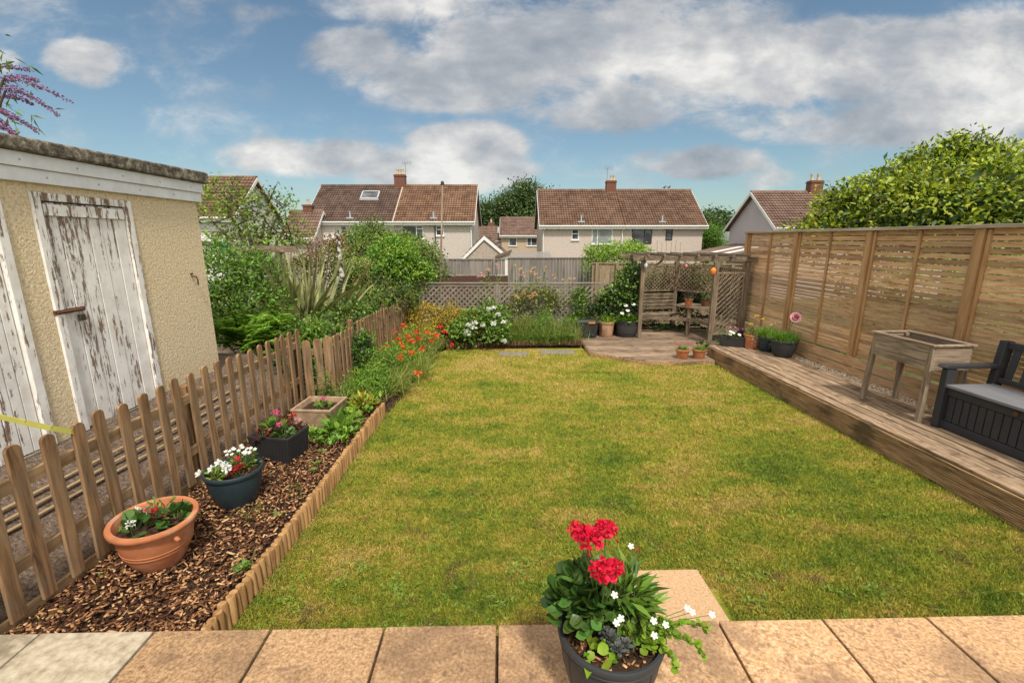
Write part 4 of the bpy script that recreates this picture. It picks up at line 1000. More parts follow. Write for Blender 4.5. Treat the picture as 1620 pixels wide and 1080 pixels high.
leafclump('trailing_leaves', fp + V3(.12, -.06, H + .0), .07, 70, .027, 'leaf_lime', o, ROUND, .7, .2, stems=False)
for (u, v, Y) in ((1087, 962, 1.62), (1095, 968, 1.6), (1126, 972, 1.6), (1035, 1005, 1.52), (1034, 982, 1.5), (975, 985, 1.48), (982, 978, 1.5), (1053, 988, 1.55), (972, 941, 1.5), (998, 864, 1.8)):
    p = PY(u, v, Y); k_ = daisy('blossom', p, .015, 'petal_white', o, 5); stem(k_, [tuple(fp + V3(.10, -.05, H)), tuple((V3(*p) + fp + V3(.10, -.05, H)) / 2 + V3(0, 0, .02)), tuple(p)], .0015)
n = 160; q = disc_pts(n, fp + V3(0, 0, H - .035), .19); scatter('bark_topping', CHIP, q, rdir(n) * V3(1, 1, .2), np.tile([0, 0, 1.], (n, 1)) + rdir(n) * .3, np.stack([.006 + .006 * rng.random(n), .012 + .02 * rng.random(n), np.full(n, .003)], 1), 'bark', o)

# -- terracotta bowl, tilted a little towards the fence
tl = V3(-2.50, 2.82, .13); R = .262
o = pot('wide terracotta bowl of young geraniums on the bark beside the near pickets', tuple(tl), bowl_prof(R, .125, .372, .035, .014), 'terracotta', R - .05, .305, n=72)
b = MB(); pp = bowl_prof(R, .125, .372, .035, .014)
rad = lambda z: .125 + (R - .035 - .125) * math.sin((z - .008) / (.372 - .045) * math.pi / 2) ** .8
for zz, rr in ((.165, rad(.165)), (.190, rad(.190))): b.lathe(tuple(tl), [(rr - .004, zz - .005), (rr + .004, zz - .003), (rr + .0045, zz + .003), (rr - .002, zz + .006)], 72)
for a in (-.45, 2.7): b.tube([tl + V3(.245 * math.cos(a), .245 * math.sin(a), .29), tl + V3(.272 * math.cos(a), .272 * math.sin(a), .285), tl + V3(.268 * math.cos(a), .268 * math.sin(a), .255)], [.016, .014, .004], 8)
b.build('moulding', 'terracotta', o, smooth=True)
zb = tl[2] + .305
leafclump('geranium_leaves', (tl[0] - .09, tl[1] - .05, zb), .10, 34, .062, 'leaf_geranium', o, ROUND, .8, .3)
leafclump('geranium_leaves', (tl[0] + .10, tl[1] + .07, zb), .11, 36, .062, 'leaf_geranium', o, ROUND, .8, .3)
leafclump('begonia_leaves', (tl[0] + .01, tl[1] + .02, zb), .065, 26, .045, 'leaf_red', o, LEAF, .8, .2)
leafclump('trailing_leaves', (tl[0] - .06, tl[1] + .13, zb + .02), .12, 50, .032, 'leaf_mid', o, LEAF, .7, .2)
for (dx, dy, dz, m, r) in ((-.06, -.12, .09, 'petal_white', .026), (-.03, .0, .115, 'petal_rosy', .02), (.0, .02, .10, 'petal_crimson', .02), (-.13, .02, .10, 'petal_white', .018)):
    fo = flowerball('flower_head', tl + V3(dx, dy, .305 + dz), r, 34, .014, m, o); stem(fo, [tl + V3(dx, dy, .305), tl + V3(dx, dy, .305 + dz)], .002)
o.rotation_euler = (math.radians(1), math.radians(2), 0)

# -- blue-green round planter
tl = V3(-2.39, 3.57, .13); R = .228
o = pot('dark blue-green round planter with white and red flowers between bowl and trough', tuple(tl), bowl_prof(R, .13, .34, .016), 'blue_pot', R - .03, .29, n=64)
zb = tl[2] + .29
leafclump('leaves', (tl[0] - .09, tl[1] - .08, zb), .08, 46, .06, 'leaf_lime', o, LEAF, .8, .2)
leafclump('leaves', (tl[0] + .03, tl[1] + .08, zb + .03), .15, 130, .038, 'leaf_mid', o, LEAF, .9, .2)
leafclump('begonia_leaves', (tl[0] + .07, tl[1] - .06, zb), .085, 44, .042, 'leaf_red', o, LEAF, .7, .2)
for k in range(22):
    a, q = random.random() * 6.28, random.random() ** .5; daisy('blossom', (tl[0] + .02 + .14 * q * math.cos(a), tl[1] + .09 + .09 * q * math.sin(a), zb + .15 + .03 * random.random()), .017, 'petal_white', o, 5, (random.uniform(-.3, .3), -.4, .9))
for (dx, dy, dz) in ((-.04, -.06, .11), (.0, -.09, .09), (.02, -.12, .10)): flowerball('flower_head', (tl[0] + dx, tl[1] + dy, zb + dz), .026, 24, .024, 'petal_white', o)
for (dx, dy, dz) in ((.05, -.01, .13), (.06, -.07, .08), (.10, -.05, .09), (.05, -.1, .07)): flowerball('flower_head', (tl[0] + dx, tl[1] + dy, zb + dz), .020, 26, .017, 'petal_crimson' if dz < .12 else 'petal_red', o)
for (dx, dy, dz) in ((-.13, -.08, .08), (-.10, -.03, .11), (-.21, -.12, .06)): daisy('trumpet_flower', (tl[0] + dx, tl[1] + dy, zb + dz), .035, 'petal_white', o, 5, (-.3, -.6, .6))

# -- black ribbed square planter
def rect_planter(label, c, wx, wy, H, matn, rz, taper=.86, lip=.018, ribs=True, cat='planter', name='square_planter', soilz=.045, ribs_n=12):
    o = thing(name, label, cat, tuple(c)); M = Matrix.Rotation(rz, 3, 'Z'); c = Vector(c)
    def W(x, y, z): p = M @ Vector((x, y, 0)); return c + Vector((p.x, p.y, z))
    b = MB(); hx, hy = wx / 2, wy / 2; t = .012
    def ring(s, z, ex=0): return [W(a * (hx * s + ex), d * (hy * s + ex), z) for a, d in ((-1, -1), (1, -1), (1, 1), (-1, 1))]
    loops = [ring(taper, 0), ring(1 - lip, H - .03), ring(1, H - .028), ring(1, H), ring(1, H, -.024), ring(.97, H * .4, -.03)]
    vs = [p for l in loops for p in l]; fs = [(3, 2, 1, 0)]
    for i in range(len(loops) - 1):
        for k in range(4): fs.append((i * 4 + k, i * 4 + (k + 1) % 4, i * 4 + 4 + (k + 1) % 4, i * 4 + 4 + k))
    b.add(vs, fs)
    b.build('box', matn, o, bevel=.008)
    if ribs:
        r_ = MB()
        for side in range(4):
            L0 = (wx if side % 2 == 0 else wy)
            for k in range(1, ribs_n):
                f = -1 + 2 * k / ribs_n
                def pt(s, z, e=.002):
                    x, y = {0: (f * hx * s, -hy * s - e), 1: (hx * s + e, f * hy * s), 2: (f * hx * s, hy * s + e), 3: (-hx * s - e, f * hy * s)}[side]; return W(x, y, z)
                r_.tube([pt(taper + .01, .01), pt(1 - lip, H - .035)], .004, 5, False)
        r_.build('ribs', matn, o)
    s = MB(); s.add(ring(.97, H - soilz, -.026), [(0, 1, 2, 3)]); s.build('soil', 'soil', o); return o
c = V3(-2.44, 4.44, .13)
o = rect_planter('black ribbed square planter with pink geranium and red leaves on the bark', c, .46, .36, .295, 'black_plastic', -.18)
zb = c[2] + .26
for (dx, dy, r, m) in ((-.12, -.1, .075, 'leaf_red'), (.13, .08, .08, 'leaf_red'), (-.02, .12, .06, 'leaf_red')): leafclump('coleus_leaves', (c[0] + dx, c[1] + dy, zb), r, 34, .06, m, o, LEAF, 1.1, .2)
leafclump('geranium_leaves', (c[0] + .06, c[1] - .04, zb), .10, 40, .05, 'leaf_geranium', o, ROUND, .7, .25)
leafclump('geranium_leaves', (c[0] - .10, c[1] + .08, zb + .02), .10, 34, .055, 'leaf_mid', o, ROUND, .8, .25)
for (dx, dy, dz, r, m) in ((-.04, .05, .21, .034, 'petal_pink'), (.02, .0, .10, .028, 'petal_pink'), (.12, .1, .16, .03, 'petal_crimson'), (.17, .09, .12, .022, 'petal_pale')):
    fo = flowerball('flower_head', (c[0] + dx, c[1] + dy, zb + dz), r, 44, .017, m, o); stem(fo, [(c[0] + dx * .8, c[1] + dy, zb), (c[0] + dx, c[1] + dy, zb + dz)], .0025)
# -- old stone-coloured square trough
c = V3(-2.42, 5.42, .13)
o = rect_planter('pale clay square trough with one pink flower by the fence return', c, .50, .50, .24, 'stone_trough', -.06, .84, .03, False, soilz=.07)
leafclump('geranium_leaves', (c[0] + .04, c[1], c[2] + .17), .10, 22, .05, 'leaf_mid', o, ROUND, .7, .25)
fo = flowerball('flower_head', (c[0] + .07, c[1] - .02, c[2] + .30), .032, 40, .018, 'petal_pink', o); stem(fo, [(c[0] + .04, c[1], c[2] + .17), (c[0] + .07, c[1] - .02, c[2] + .30)], .003)

# -- pots on the corner deck
p = P(929, 535, .09); c = (p.x, p.y + .2, .09)
o = thing('storage_box', 'black lidded plastic box with an orange label on the corner deck', 'storage box', c)
b = MB(); b.add([(c[0] - .22, c[1] - .17, .092), (c[0] + .22, c[1] - .17, .092), (c[0] + .22, c[1] + .17, .092), (c[0] - .22, c[1] + .17, .092), (c[0] - .255, c[1] - .2, .44), (c[0] + .255, c[1] - .2, .44), (c[0] + .255, c[1] + .2, .44), (c[0] - .255, c[1] + .2, .44)],
                [(3, 2, 1, 0), (4, 5, 6, 7), (0, 1, 5, 4), (1, 2, 6, 5), (2, 3, 7, 6), (3, 0, 4, 7)]); b.build('body', 'black_plastic', o, bevel=.02)
b = MB(); b.box(c[0] - .275, c[0] + .275, c[1] - .22, c[1] + .22, .442, .485); b.prism([(c[0] - .22, c[1] - .17, .487), (c[0] + .22, c[1] - .17, .487), (c[0] + .17, c[1] - .12, .52), (c[0] - .17, c[1] - .12, .52)], (0, .3, 0)); b.build('lid', 'black_plastic', o, bevel=.012)
b = MB(); b.box(c[0] + .02, c[0] + .17, c[1] - .226, c[1] - .2215, .447, .480); b.build('label_plate', 'label_orange', o)
b = MB(); b.box(c[0] - .06, c[0] - .0, c[1] - .225, c[1] - .19, .12, .19); b.box(c[0] + .10, c[0] + .16, c[1] - .225, c[1] - .19, .12, .19); b.build('foot_grip', 'black_plastic', o, bevel=.01)
p = P(961, 534, .09); loc = (p.x, p.y + .17, .09)
o = pot('octagonal pale terracotta pot of bright grassy leaves beside the black box', loc, flower_pot_prof(.20, .155, .37, .05), 'clay_pale', .18, .32, n=8)
tufts('grassy_leaves', [(loc[0], loc[1], .41)], 260, .075, .27, .013, 'leaf_lime', o, None, 1.3, .6); leafclump('leaves', (loc[0] + .02, loc[1], .41), .18, 80, .05, 'leaf_lime', o, LEAF, .6, .2)
p = P(995, 535, .09); loc = (p.x, p.y + .26, .09)
o = pot('large dark barrel pot with white flowers by the left arbour post', loc, [(.001, 0), (.21, 0), (.25, .12), (.268, .25), (.27, .36), (.275, .37), (.275, .41), (.255, .41), (.25, .3)], 'barrel_pot', .25, .37)
b = MB()
for z in (.10, .30): r_ = .248 if z < .2 else .272; b.lathe(loc, [(r_, z), (r_ + .004, z), (r_ + .008, z + .025), (r_ + .002, z + .025)], 40)
b.build('hoop', 'barrel_pot', o)
leafclump('leaves', (loc[0], loc[1], .46), .27, 260, .065, 'leaf_bright', o, ROUND, .6, .2)
for (u, v) in ((993, 492), (1012, 490), (995, 499), (990, 484), (1002, 482), (984, 496)): p = PY(u, v, loc[1] - .1); daisy('daisy', p, .05, 'petal_white', o, 9)
for i, (u, fm, lb, gm) in enumerate(((1082.6, 'petal_rosy', 'small terracotta pot of rosy thrift, left of the pair on the corner deck edge', 'leaf_bright'), (1109, 'petal_peach', 'small terracotta pot of faded peach thrift, right of the pair on the corner deck edge', 'leaf_bright'))):
    p = P(u, 569, .09); loc = (p.x, p.y + .12, .09)
    o = pot(lb, loc, flower_pot_prof(.135, .10, .19), 'terracotta', .115, .165, group='pair of small terracotta pots')
    tufts('leaves', [(loc[0], loc[1], .25)], 260, .05, .12, .008, gm, o, None, 1.2, .7)
    for k in range(11 if i else 8):
        a = random.uniform(-.17, .15), random.uniform(-.08, .1), random.uniform(.24, .36); q = (loc[0] + a[0], loc[1] + a[1], .09 + a[2] - .02 + (.04 if i == 0 and k < 2 else 0))
        fo = flowerball('flower_head', q, .022 if i == 0 else .016, 22, .014, fm, o); stem(fo, [(loc[0], loc[1], .26), q], .0016)
# on the arbour table
for (x, y, R_, H_, m, lb, lf) in ((4.30, 11.02, .105, .19, 'terracotta', 'terracotta pot of dark purple leaves on the arbour corner table', 'leaf_purple'), (4.72, 11.05, .11, .20, 'terracotta_dark', 'brown ridged pot with a pale edge on the right of the arbour table', 'leaf_dark')):
    o = pot(lb, (x, y, .776), flower_pot_prof(R_, R_ * .72, H_), m, R_ * .85, H_ * .85)
    leafclump('leaves', (x, y, .776 + H_), .19 if lf == 'leaf_purple' else .13, 110, .05, lf, o, LEAF, 1.0, .2)

# -- pots at the far end of the raised deck
p = P(1163, 549, .30); c = V3(p.x, p.y + .12, .30)
o = rect_planter('black trough of pink and white flowers at the far end of the raised deck', c, .50, .26, .20, 'black_plastic', -.2, .84, .03, False)
leafclump('leaves', c + V3(0, 0, .18), .14, 120, .045, 'leaf_mid', o, LEAF, .8, .2); leafclump('heuchera_leaves', c + V3(.14, .05, .2), .13, 70, .05, 'leaf_purple', o, ROUND, .9, .2)
for k in range(20): q = c + V3(random.uniform(-.15, .12), random.uniform(-.05, .1), random.uniform(.26, .38)); flowerball('flower_head', q, .018, 14, .013, random.choice(('petal_pale', 'petal_pink', 'petal_pale')), o)
for (u, v) in ((1160, 527), (1156, 525), (1169.5, 530), (1155, 529)): p = PY(u, v, c[1] - .13); daisy('daisy', p, .036, 'petal_white', o, 8)
p = P(1194, 552, .30); loc = (p.x, p.y + .13, .30)
o = pot('terracotta pot of yellow flowers spilling white bells on the raised deck', loc, flower_pot_prof(.165, .125, .27), 'terracotta', .14, .23)
leafclump('leaves', (loc[0], loc[1], .56), .17, 160, .04, 'leaf_olive', o, LEAF, .8, .2)
for (u, v) in ((1197, 500), (1189, 513), (1207, 505)): p = PY(u, v, loc[1]); fo = flowerball('flower_head', p, .025, 22, .022, 'petal_yellow', o); stem(fo, [(loc[0], loc[1], .56), tuple(p)], .002)
pts = [(loc[0] + random.uniform(-.12, .12), loc[1] - .175 - random.uniform(0, .02), .30 + random.uniform(.09, .29)) for _ in range(34)]
sb = MB()
for q in pts: sb.tube([(q[0] * .6 + loc[0] * .4, loc[1] - .14, .575), (q[0], q[1] - .01, (q[2] + .6) / 2), q], .0015, 4, False)
so_ = sb.build('trailing_stem', 'stem_green', o); scatter('white_bells', PETAL, np.repeat(np.array(pts), 4, 0), rdir(136) * V3(1, 1, .5) + V3(0, -.4, 0), rdir(136), .016, 'petal_white', so_)
p = P(1218, 557, .30); loc = (p.x, p.y + .14, .30)
o = pot('dark bluish pot with trailing white bells between terracotta and charcoal pots', loc, flower_pot_prof(.165, .12, .28), 'blue_pot', .14, .25)
tufts('leaves', [(loc[0], loc[1], .54)], 420, .07, .26, .010, 'leaf_bright', o, None, 1.0, .55)
pts = [(loc[0] + random.uniform(-.08, .09), loc[1] - .168 - random.uniform(0, .02), .30 + random.uniform(.08, .24)) for _ in range(22)]
sb = MB()
for q in pts: sb.tube([(loc[0], loc[1] - .14, .585), (q[0], q[1] - .01, (q[2] + .6) / 2), q], .0015, 4, False)
so_ = sb.build('trailing_stem', 'stem_green', o); scatter('white_bells', PETAL, np.repeat(np.array(pts), 4, 0), rdir(88) * V3(1, 1, .5) + V3(0, -.4, 0), rdir(88), .016, 'petal_cream', so_)
for k in range(7): q = (loc[0] + random.uniform(.0, .22), loc[1] + random.uniform(-.1, .1), .30 + random.uniform(.42, .55)); flowerball('flower_head', q, .013, 10, .012, 'petal_white', o)
p = P(1247, 567, .30); loc = (p.x, p.y + .18, .30)
o = pot('charcoal bowl pot with a single tall pink double flower on the raised deck', loc, bowl_prof(.235, .14, .31, .016), 'charcoal_pot', .20, .27)
tufts('feathery_leaves', [(loc[0], loc[1], .57)], 900, .085, .25, .007, 'leaf_bright', o, None, 1.1, .6)
leafclump('feathery_leaves', (loc[0], loc[1], .57), .21, 200, .045, 'leaf_bright', o, SLIM, .8, .2)
p = PY(1258, 502, loc[1] - .03); fo = daisy('double_flower', p, .095, 'petal_pale', o, 11, (-.3, -1, .35), 4); flowerball('flower_centre', p + Vector((0, -.03, 0)), .035, 60, .03, 'petal_rosy', fo); stem(fo, [(loc[0], loc[1], .57), tuple(p)], .005)
p = PY(1266, 495, loc[1] + .03); flowerball('flower_head', p, .02, 20, .018, 'petal_pink', o)

# ================================================================== GARDEN PLANTS
def plant(name, label, cat, loc, group=None): return thing(name, label, cat, loc, group)
# white peony / dahlia bush
c = V3(-.72, 9.95, .1); o = plant('peony_bush', 'leafy bush covered in large white blooms in front of the trellis', 'bush', tuple(c))
foliage('leaves', [((-.72, 9.95, .42), (.60, .36, .40)), ((-.45, 10.2, .62), (.38, .3, .34)), ((-1.1, 9.75, .30), (.30, .22, .26)), ((-.35, 9.8, .3), (.34, .2, .26))], 520, 7, .085, 'leaf_mid', o, .05, LEAF, .45)
for (u, v) in ((740, 526.5), (751, 511), (741, 515), (749.5, 518.5), (764.5, 516), (781, 512.5), (788, 498), (781, 487), (797, 510.5), (798, 540), (774, 489)):
    p = PY(u, v, 9.58 if v > 505 else 9.85); r = .062 if (u, v) in ((740, 526.5),) else .046; flowerball('bloom', p, r, 60, r * .75, 'petal_white', o, .8)
# golden spirea by the pier
o = plant('golden_shrub', 'yellow-orange leaved shrub at the left end of the trellis', 'shrub', (-1.75, 10.5, .1))
foliage('leaves', [((-2.0, 10.3, .5), (.45, .45, .42)), ((-1.45, 10.55, .45), (.45, .35, .42)), ((-1.05, 10.6, .35), (.4, .3, .38))], 800, 7, .05, 'leaf_gold', o, .06, LEAF, .5)
# poppies with their feathery leaves
o = plant('poppy_clump', 'sprawling clump of feathery leaves dotted with scarlet and orange poppies', 'poppies', (-1.9, 8.6, .1))
cs = [(-2.05 + random.uniform(-.35, .38) * (1 if y > 7.4 else .7), y, .08) for y in np.linspace(6.7, 9.7, 60)]
tufts('feathery_leaves', cs, 95, .10, .40, .010, 'grass_dry', o, None, 1.1, .65); tufts('feathery_leaves', cs, 50, .12, .36, .012, 'leaf_lime', o, None, 1.1, .6)
foliage('leaves', [((-1.85, 8.7, .25), (.42, .8, .28)), ((-2.0, 7.6, .2), (.32, .6, .24))], 420, 6, .05, 'leaf_olive', o, .06, SLIM, .3)
for (u, v, Y) in ((696, 521.5, 9.4), (703, 530, 9.25), (658.5, 529, 8.9), (638.5, 519.5, 9.2), (645, 537, 8.6), (649, 543, 8.5), (635.5, 549, 8.4), (713, 550, 9.2), (677, 531, 8.9), (638, 555, 8.3), (660.5, 595, 7.2), (751, 503, 9.9), (652, 545, 8.6), (630, 541, 8.9), (663, 540, 8.8), (690, 535, 9.2), (668, 556, 8.2), (652, 562, 7.9), (632, 570, 7.6), (682, 545, 8.6)):
    p = PY(u, v - 4, Y - .55 if Y < 9.6 else Y); fo = flowerball('poppy', p, .036, 18, .040, 'petal_poppy' if u > 650 and u < 720 and v < 560 and u != 677 else 'petal_orange', o, .7); stem(fo, [(p.x + random.uniform(-.06, .06), p.y + .05, .1), tuple(p)], .003)
# leafy border perennials down the left side
for k, (lb, x, y, r, h, m, fl) in enumerate((('bushy fresh green perennial against the pickets beyond the clay trough', -2.15, 6.35, .28, .30, 'leaf_bright', None),
        ('tall feathery green perennial beside the dark green shrub', -2.12, 7.05, .26, .42, 'leaf_mid', None), ('loose yellow-green perennial with small orange flowers in the left border', -1.98, 7.7, .30, .34, 'leaf_lime', 'petal_orange'),
        ('broad yellow-green perennial under the poppies', -2.0, 8.5, .34, .40, 'leaf_olive', 'petal_orange'), ('golden green perennial at the far end of the left border', -1.95, 9.3, .36, .40, 'leaf_gold', 'petal_yellow'))):
    o = plant('perennial', lb, 'plant', (x, y, .1), 'perennials of the left border')
    foliage('leaves', [((x, y, .1 + h * .55), (r, r * 1.2, h * .62)), ((x + .1, y + .2, .1 + h * .8), (r * .6, r * .8, h * .45))], 300, 7, .055, m, o, .06, SLIM, .2)
    foliage('leaves', [((x, y, .1 + h * .6), (r, r * 1.2, h * .66))], 110, 6, .06, 'leaf_lime', o, .05, SLIM, .7)
    if fl:
        for _ in range(7):
            q = (x + random.uniform(-r, r), y + random.uniform(-r, r), .1 + h * random.uniform(1.0, 1.35)); fo = flowerball('flower_head', q, .022, 14, .024, fl, o, .6); stem(fo, [(x, y, .15), q], .002)
# tall grass and weeds along the fence
cs = [(random.uniform(-2.45, -1.9), random.uniform(5.9, 8.4), .1) for _ in range(60)]
tufts('border_grass', cs[:34], 45, .08, .34, .008, 'grass_tall', None, 'stuff', 1.0, .5); tufts('border_grass', cs[20:], 50, .10, .34, .008, 'grass_dry', None, 'stuff', 1.0, .6); rosettes('border_weeds', [(x, y, .12) for x, y, z in cs], 16, .07, 'leaf_mid', z=.12, up=1.0)
cs = [(random.uniform(-2.35, -1.86), random.uniform(5.0, 7.0), .12) for _ in range(60)]
rosettes('border_weeds', cs, 12, .085, 'weed_leaf', z=.05, up=.8)
cs = [(random.uniform(-2.3, -1.86), random.uniform(4.6, 6.8), .12) for _ in range(85)]
rosettes('border_weeds', cs[:50], 12, .075, 'leaf_bright', z=.06, up=1.0); rosettes('border_weeds', cs[50:], 12, .07, 'leaf_lime', z=.10, up=1.0)
cs = [(x, y, .12) for x, y in ((-2.0, 4.25), (-1.95, 4.1), (-2.75, 2.65), (-2.72, 2.55), (-2.7, 3.1), (-2.6, 3.25), (-1.92, 3.35), (-2.75, 2.2), (-2.8, 2.3), (-2.05, 4.5), (-2.7, 3.9), (-1.86, 2.75), (-1.88, 2.7))]
rosettes('border_weeds', cs, 14, .05, 'leaf_mid', z=.03, up=.7)
tufts('border_grass', [(-2.18, 3.35, .12), (-2.12, 3.42, .12), (-1.95, 3.7, .12), (-1.86, 2.8, .12), (-2.85, 2.15, .12)], 26, .04, .13, .005, 'grass_tall', None, 'stuff', .9, .5)
# named border plants
o = plant('rosette_plant', 'lush upright green leaves beside the log edging', 'plant', (-2.05, 5.0, .12)); leafclump('leaves', (-2.05, 5.0, .13), .19, 44, .19, 'leaf_bright', o, SLIM, 1.0, .1, stems=False); leafclump('leaves', (-2.05, 5.0, .13), .14, 30, .14, 'leaf_mid', o, LEAF, .9, .1, stems=False)
o = plant('lime_plant', 'bright yellow-green foliage plant near the end of the log edging', 'plant', (-2.0, 5.75, .12)); leafclump('leaves', (-2.0, 5.75, .2), .16, 90, .10, 'leaf_gold', o, SLIM, .9, .2); leafclump('leaves', (-2.0, 5.75, .2), .15, 90, .08, 'leaf_lime', o, LEAF, .8, .2)
o = plant('tall_weed', 'tall grey-green leafy plant in front of the fence return', 'plant', (-2.5, 5.75, .12))
for (x, h) in ((-2.58, .74), (-2.47, .62), (-2.40, .5)):
    stem(o, [(x, 5.75, .12), (x + .01, 5.74, .12 + h)], .005); n = 70; z = rng.random(n) * h; a = rng.random(n) * 6.28
    scatter('leaves', SLIM, np.stack([np.full(n, x), np.full(n, 5.75), .12 + z], 1), np.stack([np.cos(a), np.sin(a), .5 + 0 * a], 1), np.tile([0, 0, 1.], (n, 1)), .15 * (1.1 - z / h * .7), 'leaf_mid', o)
o = plant('box_shrub', 'small dense dark green shrub against the far picket run', 'shrub', (-2.42, 7.1, .12)); foliage('leaves', [((-2.42, 7.1, .55), (.16, .2, .38))], 260, 7, .045, 'leaf_dark', o, .03, LEAF, .4); foliage('leaves', [((-2.40, 7.1, .6), (.17, .2, .36))], 90, 6, .045, 'leaf_bright', o, .03, LEAF, .6)
for i, (x, y, lb) in enumerate(((-2.40, 7.25, 'tall spike of pale buds by the dark green shrub, nearer one'), (-2.38, 7.7, 'tall spike of pale buds against the far pickets, farther one'))):
    o = plant('flower_spike', lb, 'plant', (x, y, .1)); stem(o, [(x, y, .1), (x, y, 1.0 - .12 * i)], .006)
    n = 90; z = .4 + .55 * rng.random(n) - .1 * i; scatter('buds', LEAF, np.stack([x + 0 * z, y + 0 * z, z], 1), rdir(n), rdir(n), .045, 'leaf_lime', o)
# back bed: fennel-like grasses, rose stems, climbers
cs = [(random.uniform(-.1, 1.45), random.uniform(10.0, 10.75), .08) for _ in range(46)]
tufts('border_grass', cs[:24], 60, .10, .52, .008, 'leaf_mid', None, 'stuff', 1.0, .55); tufts('border_grass', cs[20:], 50, .12, .6, .007, 'grass_dry', None, 'stuff', .7, .4); tufts('border_grass', cs[:30], 34, .12, .40, .009, 'grass_tall', None, 'stuff', .9, .6)
rosettes('border_weeds', [(random.uniform(-.1, 1.5), random.uniform(9.95, 10.5), .1) for _ in range(60)], 14, .08, 'leaf_mid', z=.12, up=1.0)
for lb, x, h, m in (('feathery olive perennial right of the white peony bush', .15, .42, 'leaf_olive'), ('fresh green leafy perennial before the middle of the trellis', .62, .5, 'leaf_bright'), ('dull green perennial left of the black box', 1.2, .38, 'leaf_mid')):
    o = plant('perennial', lb, 'plant', (x, 10.4, .1), 'perennials of the far bed'); foliage('leaves', [((x, 10.4, h * .6), (.30, .25, h * .7)), ((x + .15, 10.5, h), (.18, .2, h * .5))], 260, 6, .06, m, o, .07, SLIM, .2)
cs = [(random.uniform(-2.3, 1.5), random.uniform(10.6, 10.9), .1) for _ in range(50)]
rosettes('border_weeds', cs, 16, .12, 'leaf_olive', z=.16, up=1.1)
o = plant('trellis_rose', 'leafy rose sprawling over the middle of the trellis with peach blooms', 'rose', (.6, 10.85, .1))
foliage('leaves', [((.55, 10.85, .95), (.55, .13, .38)), ((.15, 10.85, .75), (.32, .12, .4)), ((.9, 10.9, .8), (.35, .1, .35))], 170, 6, .07, 'leaf_olive', o, .06, LEAF, .2)
for (x, h) in ((.1, 1.1), (.35, 1.3), (.6, 1.25), (.9, 1.2)): stem(o, [(x, 10.9, .1), (x + .08, 10.88, h * .6), (x - .03, 10.86, h)], .007)
for (u, v) in ((846, 466), (816, 470), (838, 470), (828, 464)): p = PY(u, v, 10.75); flowerball('bloom', p, .05, 36, .04, 'petal_peach', o)
rs = [(762, 436, 16), (771, 425, 14), (788, 421, 12), (820, 424, 12), (826, 436, 14), (841, 428, 16), (850, 436, 14), (866, 428, 12), (876, 437, 8), (896, 441, 10), (903, 438, 8)]
for gi, (sel, lb) in enumerate(((rs[:3], 'thin-stemmed peach roses standing behind the left trellis panel'), (rs[3:8], 'tall peach and pink roses behind the middle of the trellis'), (rs[8:], 'low pair of peach rose stems behind the right of the trellis'))):
    p0 = PY(sel[0][0], 500, 11.9); o = plant('rose_bush', lb, 'rose', (p0.x, 11.9, -.05), 'roses beyond the trellis')
    for (u, v, k) in sel:
        for j in range(max(2, k // 4)):
            p = PY(u + random.uniform(-5, 5), v + random.uniform(-4, 5), 11.9 + random.uniform(-.15, .15)); fo = flowerball('bloom', p, .036, 26, .030, random.choice(('petal_peach', 'petal_cream', 'petal_pale')), o)
            stem(fo, [(p0.x + (p.x - p0.x) * .5, 11.9, -.05), (p.x * .8 + p0.x * .2, 11.9, (p.z) * .5), tuple(p)], .006)
    q = [PY(u, v + 22, 11.9) for u, v, k in sel]
    foliage('leaves', [((a.x, 11.9, a.z - .35), (.22, .2, .5)) for a in q], 60 * len(sel), 5, .06, 'leaf_olive', o, .06, LEAF, .1)
o = plant('ivy', 'dark glossy climber on the trellis left of the arbour', 'climber', (2.6, 10.95, .1))
foliage('leaves', [((2.75, 10.9, 1.25), (.30, .16, .42)), ((2.45, 10.88, .85), (.42, .16, .42)), ((2.85, 10.85, 1.6), (.2, .14, .25)), ((2.2, 10.9, .6), (.35, .14, .3)), ((2.9, 10.85, .7), (.2, .14, .4))], 420, 6, .085, 'leaf_dark', o, .06, LEAF, .3)
foliage('leaves', [((2.75, 10.85, 1.35), (.30, .16, .42)), ((2.45, 10.83, .95), (.42, .16, .42))], 130, 6, .085, 'leaf_mid', o, .06, LEAF, .6)
for (x, h) in ((2.4, .9), (2.75, 1.5), (2.6, 1.2)): stem(o, [(x, 10.93, .08), (x + .05, 10.92, h)], .012, 'stem_brown')
o = plant('ivy', 'small climber on the trellis in the gap before the black box', 'climber', (1.65, 10.95, .1)); foliage('leaves', [((1.62, 10.9, .85), (.16, .1, .42)), ((1.6, 10.9, .4), (.3, .12, .25))], 190, 6, .07, 'leaf_mid', o, .05, LEAF, .3)
o = plant('climbing_rose', 'reddish green climbing rose behind the arbour lattice', 'climber', (4.4, 12.25, .1))
foliage('leaves', [((4.5, 12.2, 1.15), (.6, .2, .6)), ((4.95, 11.75, 1.3), (.25, .35, .45)), ((3.6, 12.2, 1.1), (.5, .15, .35))], 420, 6, .07, 'leaf_olive', o, .07, LEAF, .3); foliage('leaves', [((4.55, 12.1, 1.2), (.6, .2, .5))], 110, 6, .07, 'leaf_red', o, .07, LEAF, .3)
for (x, h) in ((4.3, 1.5), (4.7, 1.6), (3.7, 1.2)): stem(o, [(x, 12.2, .0), (x + .05, 12.2, h)], .012, 'stem_brown')
